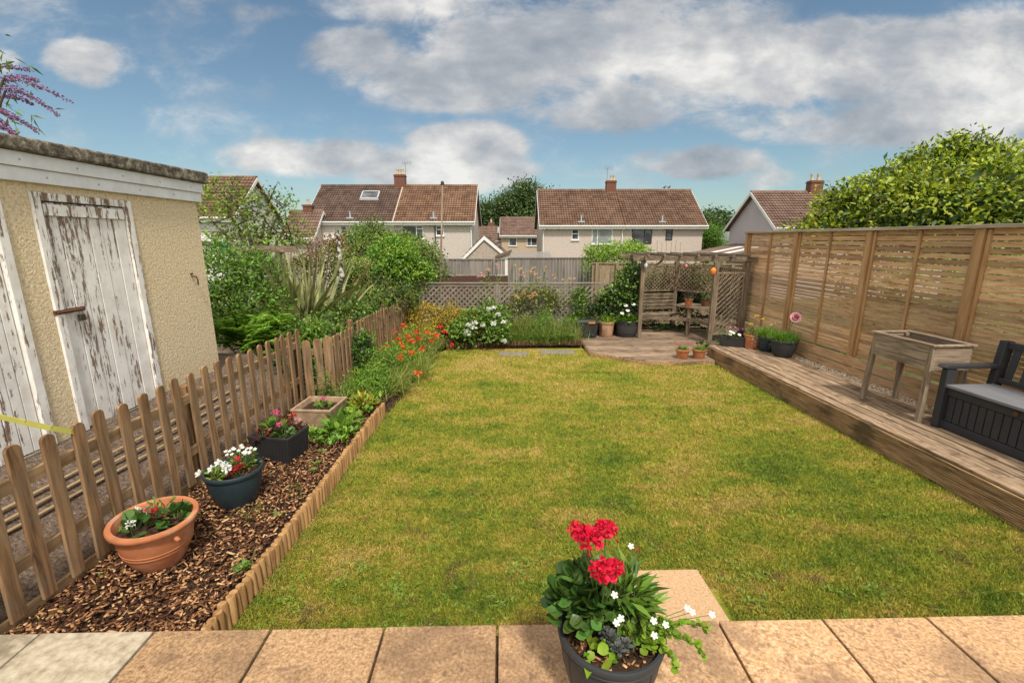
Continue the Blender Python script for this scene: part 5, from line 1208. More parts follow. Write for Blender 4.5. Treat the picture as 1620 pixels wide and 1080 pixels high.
o = plant('shrub', 'dark evergreen foliage filling the space behind the arbour seat', 'shrub', (4.0, 12.35, 0)); foliage('leaves', [((3.3, 12.35, .55), (.5, .25, .62)), ((4.0, 12.4, .6), (.6, .25, .62)), ((4.8, 12.3, .6), (.5, .3, .6)), ((5.35, 11.6, .6), (.22, .5, .6))], 1500, 7, .075, 'leaf_dark', o, .07, LEAF, .1); foliage('leaves', [((3.3, 12.35, 1.1), (.4, .2, .45)), ((4.0, 12.4, 1.15), (.5, .2, .45)), ((4.8, 12.3, 1.2), (.4, .25, .45))], 420, 7, .07, 'leaf_mid', o, .07, LEAF, .2)
o = plant('low_hedge', 'dark leafy growth pressing against the back of the trellis fence', 'hedge', (.2, 11.4, 0)); foliage('leaves', [((x, 11.42, .45), (.42, .2, .5)) for x in np.arange(-2.0, 2.9, .6)], 900, 6, .07, 'leaf_dark', o, .07, LEAF, .2); foliage('leaves', [((x, 11.36, .45), (.42, .2, .5)) for x in np.arange(-2.0, 2.9, .6)], 170, 6, .07, 'leaf_gold', o, .07, LEAF, .6)
cs = [(random.uniform(3.1, 4.9), random.uniform(11.35, 11.8), .09) for _ in range(40)]
rosettes('shade_weeds', cs, 16, .10, 'leaf_dark', z=.05, up=.9)
cs = [(random.uniform(4.0, 5.1), random.uniform(9.15, 9.85), .09) for _ in range(22)]
rosettes('shade_weeds', cs, 14, .09, 'leaf_dark', z=.06, up=1.0)
cs = [tuple(E(1.44, s, 0)) for s in (2.95, 3.05, 3.2, 3.3)]
rosettes('edge_weeds', cs, 14, .06, 'leaf_mid', z=.05, up=.9)

# ================================================================== NEIGHBOURING GARDENS
def trunk_to(par, base, tops, r=.06, matn='trunk', name='trunk'):
    b = MB(); base = Vector(base)
    mid = base + Vector((0, 0, (max(t[2] for t in tops) - base.z) * .45)); b.tube([base, base.lerp(mid, .5) + Vector((r * .5, 0, 0)), mid], [r * 1.25, r, r * .8], 10)
    for t in tops:
        t = Vector(t); m = mid.lerp(t, .5) + Vector((random.uniform(-.1, .1), random.uniform(-.1, .1), .12 * (t - mid).length))
        b.tube([mid, m, t], [r * .7, r * .42, r * .12], 7)
        for k in range(4):
            q = m.lerp(t, random.random()); e = q + Vector((random.uniform(-1, 1), random.uniform(-1, 1), random.uniform(-.1, .8))) * (t - mid).length * .4; b.tube([q, (q + e) / 2 + Vector((0, 0, .02)), e], [r * .22, r * .13, r * .05], 5)
    return b.build(name, matn, par, smooth=True)
def shrub(name, label, cat, base, lobes, specs, r=.05, group=None, cls=True):
    o = thing(name, label, cat, base, group)
    for (cl, per, size, m, spread, lo) in specs: foliage('crown', lobes, cl, per, size, m, o, spread, LEAF, lo)
    trunk_to(o, base, [l[0] for l in lobes][:5], r); return o
def L(u, v, Y, rx, rz, ry=None): p = PY(u, v, Y); return ((p.x, p.y, p.z), (rx, ry or rx, rz))
random.seed(11)
# shrubs behind the picket fence
shrub('shrub', 'dense mid-green shrub just beyond the outbuilding corner', 'shrub', (-4.5, 7.4, 0), [L(345, 455, 7.2, .55, .6), L(365, 425, 7.6, .55, .42), L(405, 440, 7.9, .5, .4), L(385, 480, 7.4, .7, .4), L(330, 500, 7.0, .5, .5)],
      [(900, 7, .06, 'leaf_mid', .06, .45), (520, 7, .06, 'leaf_bright', .05, .85)])
o = thing('fern', 'large bright green feathery fern behind the near pickets', 'fern', (-4.0, 6.9, 0))
cs = []; Ds = []
for (u, v, Y, k) in ((400, 528, 6.9, 70), (440, 520, 7.2, 50), (372, 520, 6.7, 45), (350, 505, 6.9, 30), (455, 545, 6.8, 30)):
    p = PY(u, v, Y)
    for _ in range(k): a = random.random() * 6.28; cs.append((p.x + random.gauss(0, .1), p.y + random.gauss(0, .1), max(.1, p.z - .30 + random.gauss(0, .1)))); Ds.append((math.cos(a) * .8, math.sin(a) * .8, 1.2 + 1.2 * random.random()))
fr = MB(); LP = []; LA = []; LN = []
for c_, d_ in zip(cs, Ds):
    p = np.array(c_, float) + rng.normal(size=3) * V3(.12, .12, .03); d = np.array(d_) / np.linalg.norm(d_); L_ = random.uniform(.45, .75)
    for k in range(13):
        p = p + d * L_ / 13; d = d + V3(0, 0, -.10); d /= np.linalg.norm(d); s = np.cross(d, [0, 0, 1.]); s /= np.linalg.norm(s)
        if k > 1:
            for sg in (-1, 1): LP.append(p.copy()); LA.append(s * sg + d * .45 + V3(0, 0, -.1)); LN.append((0, 0, 1.))
LP = np.array(LP); sz = np.tile(np.concatenate([[.6 + .5 * math.sin((k - 1) / 12 * 3.0)] * 2 for k in range(2, 13)]), len(cs))
scatter('fronds', (np.array([(0, 0, 0), (-.16, .3, .02), (0, 1, -.08), (.16, .3, .02)]), LEAF[1]), LP, np.array(LA), np.array(LN) + rng.normal(size=(len(LP), 3)) * .2, .13 * sz, 'leaf_fern', o)
shrub('shrub', 'low dark undergrowth shrub behind the fence return', 'shrub', (-3.2, 7.2, 0), [L(500, 535, 7.0, .45, .3), L(465, 560, 6.8, .5, .3), L(550, 500, 8.0, .35, .25), L(575, 485, 9.0, .5, .3), L(440, 515, 8.8, .6, .3), L(500, 510, 9.0, .7, .25)],
      [(700, 7, .06, 'leaf_mid', .08, .3), (420, 6, .055, 'leaf_olive', .07, .8), (260, 6, .06, 'leaf_bright', .06, .9), (350, 6, .07, 'leaf_dark', .07, .3)])
shrub('shrub', 'dark olive undergrowth below the pale green bush', 'shrub', (-2.9, 10.6, 0), [L(600, 480, 10.0, .75, .45), L(630, 470, 10.6, .5, .4), L(575, 465, 10.2, .6, .5)], [(700, 7, .07, 'leaf_olive', .07, .3), (700, 7, .07, 'leaf_dark', .07, .3)])
# phormium
o = thing('phormium', 'striped brownish strap-leaved phormium with drooping outer leaves', 'phormium', (-3.6, 8.3, .05)); p = PY(478, 505, 8.2)
n = 120; c_ = np.tile([p.x, p.y, .45], (n, 1)) + rng.normal(size=(n, 3)) * V3(.24, .16, .02); a = rng.random(n) * 6.28; tl_ = rng.random(n) ** .8 * .75
blades('strap_leaves', c_, np.stack([np.cos(a) * tl_, np.sin(a) * tl_, np.ones(n)], 1), 1.25 + .75 * rng.random(n), .11, 'phormium', o, .35 + .9 * tl_, 7)
n = 40; c_ = np.tile([p.x + .1, p.y - .1, .5], (n, 1)) + rng.normal(size=(n, 3)) * V3(.3, .12, .03); a = rng.random(n) * 6.28
blades('cream_leaves', c_, np.stack([np.cos(a) * .8, np.sin(a) * .8, np.ones(n)], 1), .9 + .4 * rng.random(n), .08, 'grass_dry', o, 2.0, 7)
for (u, v, u2) in ((500, 385, 495), (522, 380, 508), (535, 378, 510), (488, 392, 492)):
    a = PY(u2, 480, 8.3); t = PY(u, v, 8.3); st_ = stem(o, [tuple(a), tuple(a.lerp(t, .6) + Vector((.02, 0, 0))), tuple(t)], .010, 'stem_brown')
    n = 60; q = np.array(t) + rng.normal(size=(n, 3)) * V3(.10, .08, .09) + V3(0, 0, -.02); scatter('foliage', SLIM, q, rdir(n) + V3(0, 0, .5), rdir(n), .07, 'leaf_red', o); scatter('foliage', SLIM, q[:25] + .02, rdir(25), rdir(25), .06, 'petal_peach', o)  # flower pods and reddish bracts at the stalk tips, not leaves
shrub('shrub', 'reddish bronze leaved shrub between the phormium and the birch pole', 'shrub', (-3.7, 10.8, 0), [L(500, 425, 10.6, .55, .42), L(535, 405, 11, .45, .35), L(470, 430, 10.8, .5, .3)], [(420, 6, .06, 'leaf_olive', .08, .3), (130, 6, .06, 'leaf_red', .08, .5)])
# bright green bush right of the pole
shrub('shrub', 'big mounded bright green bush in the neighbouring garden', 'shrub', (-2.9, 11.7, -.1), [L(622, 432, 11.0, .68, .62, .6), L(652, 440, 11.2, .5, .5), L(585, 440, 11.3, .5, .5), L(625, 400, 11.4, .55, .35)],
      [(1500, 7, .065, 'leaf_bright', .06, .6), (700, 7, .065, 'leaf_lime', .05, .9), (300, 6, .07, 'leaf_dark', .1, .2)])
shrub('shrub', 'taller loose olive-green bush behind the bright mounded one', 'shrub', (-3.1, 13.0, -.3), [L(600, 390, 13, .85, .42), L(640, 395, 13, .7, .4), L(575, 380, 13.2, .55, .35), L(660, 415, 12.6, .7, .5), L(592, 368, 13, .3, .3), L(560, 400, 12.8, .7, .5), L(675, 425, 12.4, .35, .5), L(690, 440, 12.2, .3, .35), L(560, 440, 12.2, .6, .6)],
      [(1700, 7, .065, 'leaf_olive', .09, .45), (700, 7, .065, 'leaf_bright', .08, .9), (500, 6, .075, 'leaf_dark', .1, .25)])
o = thing('flowering_shrub', 'shrub with flat cream-yellow flower clusters beside the birch pole', 'shrub', (-3.4, 10.1, 0))
lb_ = [L(560, 425, 10.0, .33, .14), L(572, 418, 10, .22, .1), L(552, 437, 9.9, .22, .1), L(567, 437, 9.9, .25, .1), L(560, 462, 9.8, .22, .1), L(545, 445, 9.9, .15, .1)]
foliage('leaves', lb_ + [L(560, 455, 10.1, .4, .4)], 200, 6, .07, 'leaf_mid', o, .05, LEAF, .4); foliage('blossom', lb_, 170, 8, .035, 'petal_cream', o, .035, LEAF, .75)
trunk_to(o, (-3.5, 10.1, 0), [l[0] for l in lb_[:3]], .03)
# birch-like pole and clothes pole
b = MB(); a, t = PY(548, 520, 8.9), PY(534, 368, 8.9); b.tube([(a.x, a.y, 0), tuple(a), tuple(a.lerp(t, .5) + Vector((.01, 0, 0))), tuple(t)], [.05, .048, .042, .034], 12)
mat('birch_bark', [(.42, (.03, .025, .022)), (.5, (.16, .14, .125)), (.55, (.55, .52, .48)), (.7, (.62, .60, .56))], 9, detail=5, rough=.85, bump=.3, stretch=(1, 1, 1.6))
tag(b.build('pole', 'birch_bark', smooth=True), 'pale rough pole with peeling dark patches standing in the shrubs', 'pole')
o = thing('washing_line_pole', 'tall thin rust-brown and white pole beyond the trellis', 'pole', (-1.75, 12.2, -.1))
b = MB(); t, a = PY(700, 292, 12.2), PY(697, 440, 12.2); b.tube([(a.x, a.y, -.3), tuple(a), tuple(t)], [.028, .026, .022], 10); b.build('shaft', 'pole_wood', o)
b = MB(); b.tube([t, t + Vector((0, 0, .06)), t + Vector((0, 0, .09))], [.04, .045, .01], 10); b.bar(t + Vector((-.06, 0, .0)), t + Vector((.06, 0, .0)), .02, .02); b.build('pulley_cap', 'dark_pipe', o)
# tree with fine branches above the shrubs
lb_ = [L(350, 318, 13.5, 1.0, .5), L(335, 350, 13.3, 1.1, .6), L(400, 340, 13.8, .9, .6), L(385, 378, 13.6, 1.1, .45), L(440, 355, 14, .9, .55), L(462, 370, 14, .65, .35), L(425, 320, 14, .5, .45), L(452, 322, 14, .35, .25), L(360, 300, 13.5, .5, .35), L(430, 388, 13.8, .9, .25), L(478, 378, 14, .35, .2)]
o = thing('tree', 'open-branched yellow-green tree in front of the white gable house', 'tree', (-7.6, 13.8, -.4))
foliage('crown', lb_, 230, 9, .10, 'leaf_olive', o, .11, LEAF, .15); foliage('crown', lb_, 150, 9, .10, 'leaf_lime', o, .11, LEAF, .7); foliage('crown', lb_, 70, 9, .10, 'leaf_dark', o, .11, LEAF, .15); trunk_to(o, (-7.6, 13.8, -.6), [l[0] for l in lb_], .11)
# timber rail structure in the neighbour's garden
o = thing('timber_frame', 'rough horizontal beam on a post crossing the neighbouring garden', 'frame', (-5, 9.6, 0))
b = MB(); p0, p1, p2 = PY(318, 384, 9.6), PY(374, 387, 9.6), PY(470, 395, 9.8); b.tube([p0 + Vector((-.6, 0, 0)), p1 + Vector((.1, 0, 0))], .05, 8); b.build('beam', 'dark_pipe', o)
b = MB(); b.bar(PY(350, 393, 9.5), p2 + Vector((0, 0, .01)), .07, .13); b.build('beam', 'arbour_rail', o)
b = MB(); q = PY(438, 398, 9.7); b.box(q.x - .05, q.x + .05, q.y, q.y + .1, 0, q.z); b.build('post', 'arbour_wood', o)
b = MB(); q = PY(356, 391, 9.4); b.bar(q + Vector((0, 0, -.14)), q + Vector((0, 0, .10)), .09, .09); b.build('clamp', 'green_clamp', o, bevel=.01)
o = thing('garden_table', 'pale garden table with a white top half hidden behind the shrubs', 'table', (-5.0, 11.5, 0)); b = MB(); q = PY(420, 417, 11.5)
b.box(q.x - .55, q.x + .45, 11.1, 11.9, q.z - .03, q.z + .02); b.build('top', 'white_trim', o, bevel=.01)
for dx in (-.45, .35):
    for y_ in (11.2, 11.8): b = MB(); b.box(q.x + dx - .03, q.x + dx + .03, y_ - .03, y_ + .03, -.05, q.z - .03); b.build('leg', 'arbour_wood', o)
o = thing('garden_chair', 'slatted pale wooden chair back beside the garden table', 'chair', (-4.9, 10.6, 0)); b = MB(); q = PY(432, 438, 10.6)
for z in (0, .12, .24, .36): b.box(q.x - .28, q.x + .3, 10.6, 10.63, q.z + z - .2, q.z + z - .13)
b.build('backrest', 'arbour_rail', o)
b = MB(); b.box(q.x - .28, q.x + .3, 10.15, 10.6, q.z - .42, q.z - .38); b.build('seat', 'arbour_rail', o)
for dx in (-.28, .26):
    b = MB(); b.box(q.x + dx, q.x + dx + .04, 10.6, 10.64, -.05, q.z + .25); b.build('leg', 'arbour_wood', o); b = MB(); b.box(q.x + dx, q.x + dx + .04, 10.15, 10.19, -.05, q.z - .42); b.build('leg', 'arbour_wood', o)

# buddleia over the outbuilding roof
o = thing('buddleia', 'buddleia with drooping purple flower spikes above the outbuilding roof', 'shrub', (-6.4, 4.6, .5))
base = V3(-6.4, 4.6, .5); tips = []
for (u0, v0, u1, v1, Y) in ((8, 120, 112, 162, 4.5), (12, 135, 94, 184, 4.5), (-10, 172, 62, 211, 4.4), (0, 152, 50, 165, 4.6), (-20, 185, 28, 215, 4.4), (4, 128, 60, 128, 4.7), (-30, 110, 50, 112, 4.8), (-15, 200, 20, 212, 4.3), (-40, 140, 40, 150, 4.5), (-30, 165, 22, 190, 4.5)):
    a, e = PY(u0, v0, Y), PY(u1, v1, Y); b = MB(); b.tube([tuple(base), tuple((Vector(base) + a) / 2 + Vector((0, 0, .3))), tuple(a), tuple(a.lerp(e, .5) + Vector((0, 0, .03))), tuple(e)], [.03, .018, .008, .005, .002], 6); sp = b.build('branch', 'stem_brown', o)
    n = 240; t = rng.random(n); ax = np.array(a)[None] * (1 - t[:, None]) + np.array(e)[None] * t[:, None]; ax[:, 2] += .03 * np.sin(t * 3.14); d = rdir(n)
    scatter('flower_spike', PETAL, ax + d * (.014 * (1 - t) + .004)[:, None], d, rdir(n), .017, 'petal_lilac', sp)
n = 200; q = np.array(PY(-45, 140, 4.6)) + rng.normal(size=(n, 3)) * V3(.20, .2, .25); scatter('leaves', SLIM, q, rdir(n) + V3(.5, 0, -.3), rdir(n) + V3(0, 0, 1), .11, 'leaf_mid', o)

# ---- big tree behind the slatted fence
lb_ = [((7.6, 9.3, 3.0), (1.3, 1.2, .95)), ((6.3, 9.7, 2.35), (.6, .7, .45)), ((9.1, 9.9, 3.6), (1.5, 1.3, 1.15)), ((8.5, 8.8, 3.15), (1.2, 1.0, 1.0)), ((10.6, 9.8, 3.0), (1.4, 1.4, 1.1)), ((11.8, 9.5, 2.95), (1.4, 1.3, 1.0)), ((9.9, 8.9, 3.0), (1.3, 1.0, 1.0)), ((6.9, 9.5, 2.5), (.75, .8, .6)),
       ((8.5, 10, 4.45), (.45, .45, .35)), ((9.4, 9.8, 4.5), (.42, .45, .45)), ((10.15, 9.7, 4.0), (.3, .4, .3)), ((8.9, 9.6, 4.75), (.22, .3, .42)), ((6.6, 9.4, 3.4), (.28, .3, .35)), ((9.0, 9.6, 4.5), (.16, .2, .3)), ((9.75, 10, 4.15), (.25, .4, .3)), ((7.35, 9.6, 3.75), (.40, .4, .38)), ((8.0, 9.6, 4.05), (.30, .4, .32)), ((11.3, 9.5, 3.4), (.40, .4, .32)), ((12.2, 9.4, 3.2), (.45, .4, .3))]
lb_ = [((a, b_, 2.35 + (c_ - 2.35) * .72), (r1, r2, r3 * .78)) for (a, b_, c_), (r1, r2, r3) in lb_]
o = thing('tree', 'large glossy yellow-green tree rising behind the slatted fence', 'tree', (9.3, 9.8, 0))
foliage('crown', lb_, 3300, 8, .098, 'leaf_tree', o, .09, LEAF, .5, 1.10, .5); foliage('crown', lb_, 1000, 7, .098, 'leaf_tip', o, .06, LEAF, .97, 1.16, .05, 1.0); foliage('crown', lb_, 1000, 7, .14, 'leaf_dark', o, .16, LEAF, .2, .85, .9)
trunk_to(o, (9.3, 9.8, -.1), [l[0] for l in lb_], .13)
# hedge seen only through the gaps of the slats
o = thing('hedge', 'clipped yellow-green hedge glimpsed through the gaps of the slatted fence', 'hedge', (6.9, 5.5, 0)); foliage('leaves', [((7.0, y, 1.1), (.35, .9, 1.2)) for y in (2.2, 3.6, 5.0, 6.4, 7.8, 9.0)], 1500, 6, .08, 'leaf_lime', o, .08, LEAF, .6)

# ---- fences behind the trellis
def board_fence(label, p0, p1, z0, z1, bw, matn, cap=True, posts=()):
    p0, p1 = Vector((*p0, 0)), Vector((*p1, 0)); o = thing('board_fence', label, 'fence', tuple((p0 + p1) / 2)); d = (p1 - p0); n = int(d.length / bw); d = d.normalized(); nv = Vector((d.y, -d.x, 0)); b = MB()
    for k in range(n): a = p0 + d * bw * k; off = nv * (.004 * (k % 2)); b.bar(a + d * .004 + Vector((0, 0, (z0 + z1) / 2)) + off, a + d * (bw - .004) + Vector((0, 0, (z0 + z1) / 2)) + off, .016, z1 - z0)
    b.build('boards', matn, o)
    if cap: b = MB(); b.bar(p0 + Vector((0, 0, z1 + .02)), p1 + Vector((0, 0, z1 + .02)), .07, .04); b.build('capping', matn, o)
    for q in posts: a = p0 + d * q + nv * .05; b = MB(); b.box(a.x - .045, a.x + .045, a.y - .045, a.y + .045, z0, z1 + .03); b.build('post', matn, o)
    return o
zf = lambda v, Y: PY(800, v, Y).z
a, c = PY(640, 410, 16), PY(803, 410, 16)
board_fence('grey boarded fence, lower-mounted left part standing on a brick wall', (a.x, 16), (c.x, 16), zf(435, 16), zf(411, 16), .12, 'grey_fence_wood', True, (1.5, 3.1))
o = thing('brick_wall', 'low dark brown brick wall under the left part of the grey fence', 'wall', ((a.x + c.x) / 2, 16, -1)); b = MB()
for k in range(16):
    z = zf(435, 16) - .02 - k * .075
    for j in range(17): x = a.x + j * .225 + (.11 if k % 2 else 0); b.box(x, min(x + .215, c.x), 15.93, 16.03, z - .067, z)
b.box(a.x, c.x, 15.945, 16.02, zf(435, 16) - 1.25, zf(435, 16) - .025); b.build('brickwork', 'brick_brown', o)
a, c = PY(803, 410, 15.9), PY(940, 410, 15.9)
board_fence('grey close-boarded fence, taller right part behind the roses', (a.x, 15.9), (c.x, 15.9), -1.2, zf(409, 15.9), .105, 'grey_fence_wood')
p0, p1 = PY(937, 415, 14.2), PY(1190, 411, 13.2)
board_fence('pale new boarded fence with raised posts behind the arbour', (p0.x, 14.2), (p1.x, 13.2), -.4, zf(417, 14.2), .13, 'panel_wood', True, (.15, .75, 1.35, 2.0, 3.0, 4.0, 4.8))
o = thing('hedge', 'rounded bright yellow-green hedge above the pale fence', 'hedge', (3.4, 15.2, -1)); foliage('leaves', [L(950, 402, 15, .5, .32), L(985, 398, 15, .75, .30), L(1005, 402, 15, .5, .25), L(940, 420, 15, .35, .6), L(975, 420, 15.2, .8, .5)], 1000, 7, .07, 'leaf_lime', o, .07, LEAF, .6)
trunk_to(o, (3.4, 15.2, -1), [(3.0, 15, 1.3), (3.8, 15, 1.4)], .05)
o = thing('bamboo_trellis', 'pale bamboo trellis sticks above the arbour beam', 'trellis', (4.2, 12.9, .5)); b = MB()
for k in range(6): q = PY(1042 + 6 * k, 412, 12.9); t = PY(1040 + 7.5 * k, 380 + 3 * (k % 2), 12.9); b.tube([(q.x, 12.9, .3), t], .008, 5)
b.bar(PY(1040, 402, 12.88), PY(1078, 402, 12.88), .012, .02); b.build('sticks', 'cane', o)

# ================================================================== HOUSES
GZ = -1.55
def tiles(b, O, U, V, courses, tw=.33, sub=5, lift=.055, roll=.07):
    O, U, V = Vector(O), Vector(U), Vector(V); Lu = U.length; u = U.normalized(); N = u.cross(V).normalized()
    if N.z < 0: N = -N
    n = max(2, int(round(Lu / tw))) * sub; prof = [-.5, .55, .8, .8, .55] if sub == 5 else [0, 1.0, .4]
    for j in range(courses):
        lo, hi = V * (j / courses), V * ((j + 1.04) / courses); vs = []
        for i in range(n + 1): q = O + u * (Lu * i / n); h = roll * prof[i % sub]; vs += [q + lo + N * (h + lift - .03), q + lo + N * (h + lift), q + hi + N * h]
        fs = []
        for i in range(n): a = i * 3; fs += [(a, a + 3, a + 4, a + 1), (a + 1, a + 4, a + 5, a + 2)]
        b.add(vs, fs)
def house(name, label, x0, x1, yf, yb, ze, zr, walls, roofs, zb=GZ, ov=.35, gov=.25, courses=17, sub=5, trim='white_trim', cat='house', group=None, gutter=True):
    """ridge along x; walls/roofs: list of (x limit, material)"""
    o = thing(name, label, cat, ((x0 + x1) / 2, yf, zb), group); ym = (yf + yb) / 2; zw = ze + .03; xa = x0
    sl = (zr - ze) / (ym - yf + ov); 
    for (xl, m) in walls:
        b = MB(); zt_ = ze + ov * sl - .12; b.prism([(xa, yf, zb), (xa, yb, zb), (xa, yb, zt_), (xa, ym, zr - .14), (xa, yf, zt_)], (xl - xa, 0, 0)); b.build('wall', m, o); xa = xl + .002
    xa = x0 - gov
    for i, (xl, m) in enumerate(roofs):
        xe = xl + (gov if i == len(roofs) - 1 else -.02); b = MB()
        tiles(b, (xa, yf - ov, ze), (xe - xa, 0, 0), (0, ym - yf + ov, zr - ze), courses, .21, sub); tiles(b, (xa, yb + ov, ze), (xe - xa, 0, 0), (0, ym - yb - ov, zr - ze), max(4, courses // 2), .66, 3)
        b.prism([(xa, yf - ov, ze - .09), (xa, ym, zr - .08), (xa, yb + ov, ze - .09), (xa, yb + ov, ze - .01), (xa, ym, zr - .005), (xa, yf - ov, ze - .01)], (xe - xa, 0, 0))
        b.tube([(xa, ym, zr + .01), (xe, ym, zr + .01)], .11, 8); rf = b.build('roof', m, o); xa = xl + .02
    for xx in (x0 - gov - .03, x1 + gov + .0):
        b = MB()
        for (ya, yy_) in ((yf - ov, ym), (yb + ov, ym)): b.prism([(xx, ya, ze - .22), (xx, yy_, zr - .20), (xx, yy_, zr + .02), (xx, ya, ze + .01)], (.03, 0, 0))
        b.build('bargeboard', trim, o)
    b = MB(); b.box(x0 - gov, x1 + gov, yf - ov - .028, yf - ov - .003, ze - .21, ze + .0); b.box(x0 - gov, x1 + gov, yf - ov, yf - .002, ze - .2, ze - .17)
    if gutter: b.tube([(x0 - gov, yf - ov - .085, ze + .0), (x1 + gov, yf - ov - .085, ze + .0)], .055, 8)
    b.build('fascia', trim, o); return o
def win(par, u0, v0, u1, v1, Y, fm='window_frame', pm='pane_dark', bars=(), trans=(), sill=True, name='window'):
    a, c = PY(u0, v1, Y), PY(u1, v0, Y); x0, x1, z0, z1 = a.x, c.x, a.z, c.z; t = .07; b = MB(); f0, f1 = Y - .035, Y - .003
    b.box(x0, x0 + t, f0, f1, z0, z1); b.box(x1 - t, x1, f0, f1, z0, z1); b.box(x0 + t, x1 - t, f0, f1, z0, z0 + t); b.box(x0 + t, x1 - t, f0, f1, z1 - t, z1)
    for k in bars: q = x0 + (x1 - x0) * k; b.box(q - t / 2, q + t / 2, f0 + .002, f1, z0 + t, z1 - t)
    for (ka, kb, kz) in trans: z = z0 + (z1 - z0) * kz; b.box(x0 + (x1 - x0) * ka + t * .6, x0 + (x1 - x0) * kb - t * .6, f0 + .004, f1, z - t / 2, z + t / 2)
    w_ = b.build(name, fm, par)
    b = MB(); b.box(x0 + t * .5, x1 - t * .5, Y - .016, Y - .006, z0 + t * .5, z1 - t * .5); b.build('pane', pm, w_)
    if sill: b = MB(); b.box(x0 - .05, x1 + .05, Y - .10, Y - .004, z0 - .07, z0 - .005); b.build('sill', fm, w_)
    return w_
def chimney(par, x, y, z0, z1, wx, wy, pots, aerial=None, matn='brick_red'):
    b = MB(); b.box(x - wx / 2, x + wx / 2, y - wy / 2, y + wy / 2, z0, z1); b.box(x - wx / 2 - .04, x + wx / 2 + .04, y - wy / 2 - .04, y + wy / 2 + .04, z1 - .16, z1 - .08); ch = b.build('chimney', matn, par)
    for dx in pots: b = MB(); b.lathe((x + dx, y, z1), [(.13, 0), (.10, .25), (.12, .42), (.12, .46), (.08, .46)], 12); b.build('chimney_pot', 'pot_buff', ch)
    if aerial:
        b = MB(); ax, ah = aerial; b.tube([(x + ax, y, z1 - .5), (x + ax, y, z1 + ah)], .02, 5); b.tube([(x + ax - .25, y, z1 + ah - .05), (x + ax + .55, y, z1 + ah + .02)], .014, 5)
        for k in range(6): q = x + ax - .2 + .14 * k; b.tube([(q, y, z1 + ah - .2), (q, y, z1 + ah + .16)], .01, 4)
        b.build('aerial', 'aerial', ch)
def vent(par, u, v, Y):
    p = PY(u, v, Y); b = MB(); b.tube([p, p + Vector((0, 0, .5)), p + Vector((0, 0, .56))], [.06, .06, .09], 10); b.box(p.x - .28, p.x + .28, p.y - .1, p.y + .15, p.z - .05, p.z + .06); b.build('flue_vent', 'lead', par)
# house 1
x0, xm, x1 = -16.5, -9.55, -3.25
h = house('house', 'semi-detached house with half darker roof, roof window and white-framed windows', x0, x1, 38, 46, 3.68, 6.93, [(xm, 'dash_cream'), (x1, 'dash_beige')], [(xm, 'tile_brown'), (x1, 'tile_red')])
def slopeY(z, yf, ov, ze, zr, ym): return yf - ov + (z - ze) / (zr - ze) * (ym - yf + ov)
chimney(h, PY(634, 300, 42).x, 42, 6.2, 7.85, .95, .6, (-.22, .0, .24), (.5, 1.0))
ya, yb_ = slopeY(5.62, 38, .35, 3.68, 6.93, 42), slopeY(6.25, 38, .35, 3.68, 6.93, 42); a, c = PY(575, 310, 41).x, PY(601, 310, 41).x
b = MB(); sl_ = Vector((0, -(6.93 - 3.68), 4.35)).normalized() * .12
q = [Vector((a, ya, 5.62)), Vector((c, ya, 5.62)), Vector((c, yb_, 6.25)), Vector((a, yb_, 6.25))]
for i in range(4): b.bar(q[i] + sl_, q[(i + 1) % 4] + sl_, .10, .12, sl_)
rw = b.build('roof_window', 'lead', h); b = MB(); b.prism([p_ + sl_ * .6 for p_ in q], sl_ * .5); b.build('pane', 'pane_dark', rw)
b = MB(); b.bar((a - .1, ya - .09, 5.64), (c + .1, ya - .09, 5.64), .1, .14); b.build('flashing', 'lead', rw)
vent(h, 554, 345, slopeY(3.95, 38, .35, 3.68, 6.93, 42) - .05); vent(h, 686, 345, slopeY(3.95, 38, .35, 3.68, 6.93, 42) - .05)
win(h, 539.5, 357.5, 548.5, 371, 38, trans=((0, 1, .5),)); win(h, 583, 357.5, 593, 370, 38)
win(h, 636.5, 356.5, 669.5, 378, 38, bars=(.68,), trans=((.68, 1, .74),)); win(h, 690, 357, 702, 373, 38, trans=((0, 1, .62),))
for u, m in ((688, 'dark_pipe'), (745, 'white_trim'), (618, 'white_trim')): p = PY(u, 358, 37.9); b = MB(); b.tube([(p.x, 37.92, 3.4), (p.x, 37.92, GZ)], .05, 8); b.build('downpipe', m, h)
b = MB()
b.box(xm - .04, xm + .04, 37.6, 37.62, 3.65, 3.7); tt = [Vector((xm, 37.62, 3.74)), Vector((xm, 42, 7.0))]; b.bar(tt[0], tt[1], .10, .06); b.build('verge_strip', 'cap_wood', h)
# house 2
x0, xm, x1 = 2.45, 9.1, 15.5
h = house('house', 'semi-detached house with brown roof, one dark-framed window and aerial chimney', x0, x1, 38, 46, 3.38, 6.55, [(x1, 'dash_pink')], [(xm, 'tile_rust'), (x1, 'tile_rust')])
chimney(h, PY(966, 300, 42).x, 42, 5.9, 7.35, .85, .6, (.0, .25), (-.35, 1.1))
vent(h, 919.5, 351, slopeY(3.65, 38, .35, 3.38, 6.55, 42) - .05); vent(h, 1047.5, 351, slopeY(3.65, 38, .35, 3.38, 6.55, 42) - .05)
win(h, 904, 362, 916, 379.5, 38, trans=((0, 1, .55),)); win(h, 935.5, 361.5, 969.5, 386, 38, pm='pane_net', bars=(.28,)); win(h, 999, 362, 1032, 386, 38, 'dark_frame', 'pane_dark', bars=(.62,), sill=False); win(h, 1052.5, 362, 1064.5, 380, 38, 'dark_frame', trans=((0, 1, .7),), sill=False)
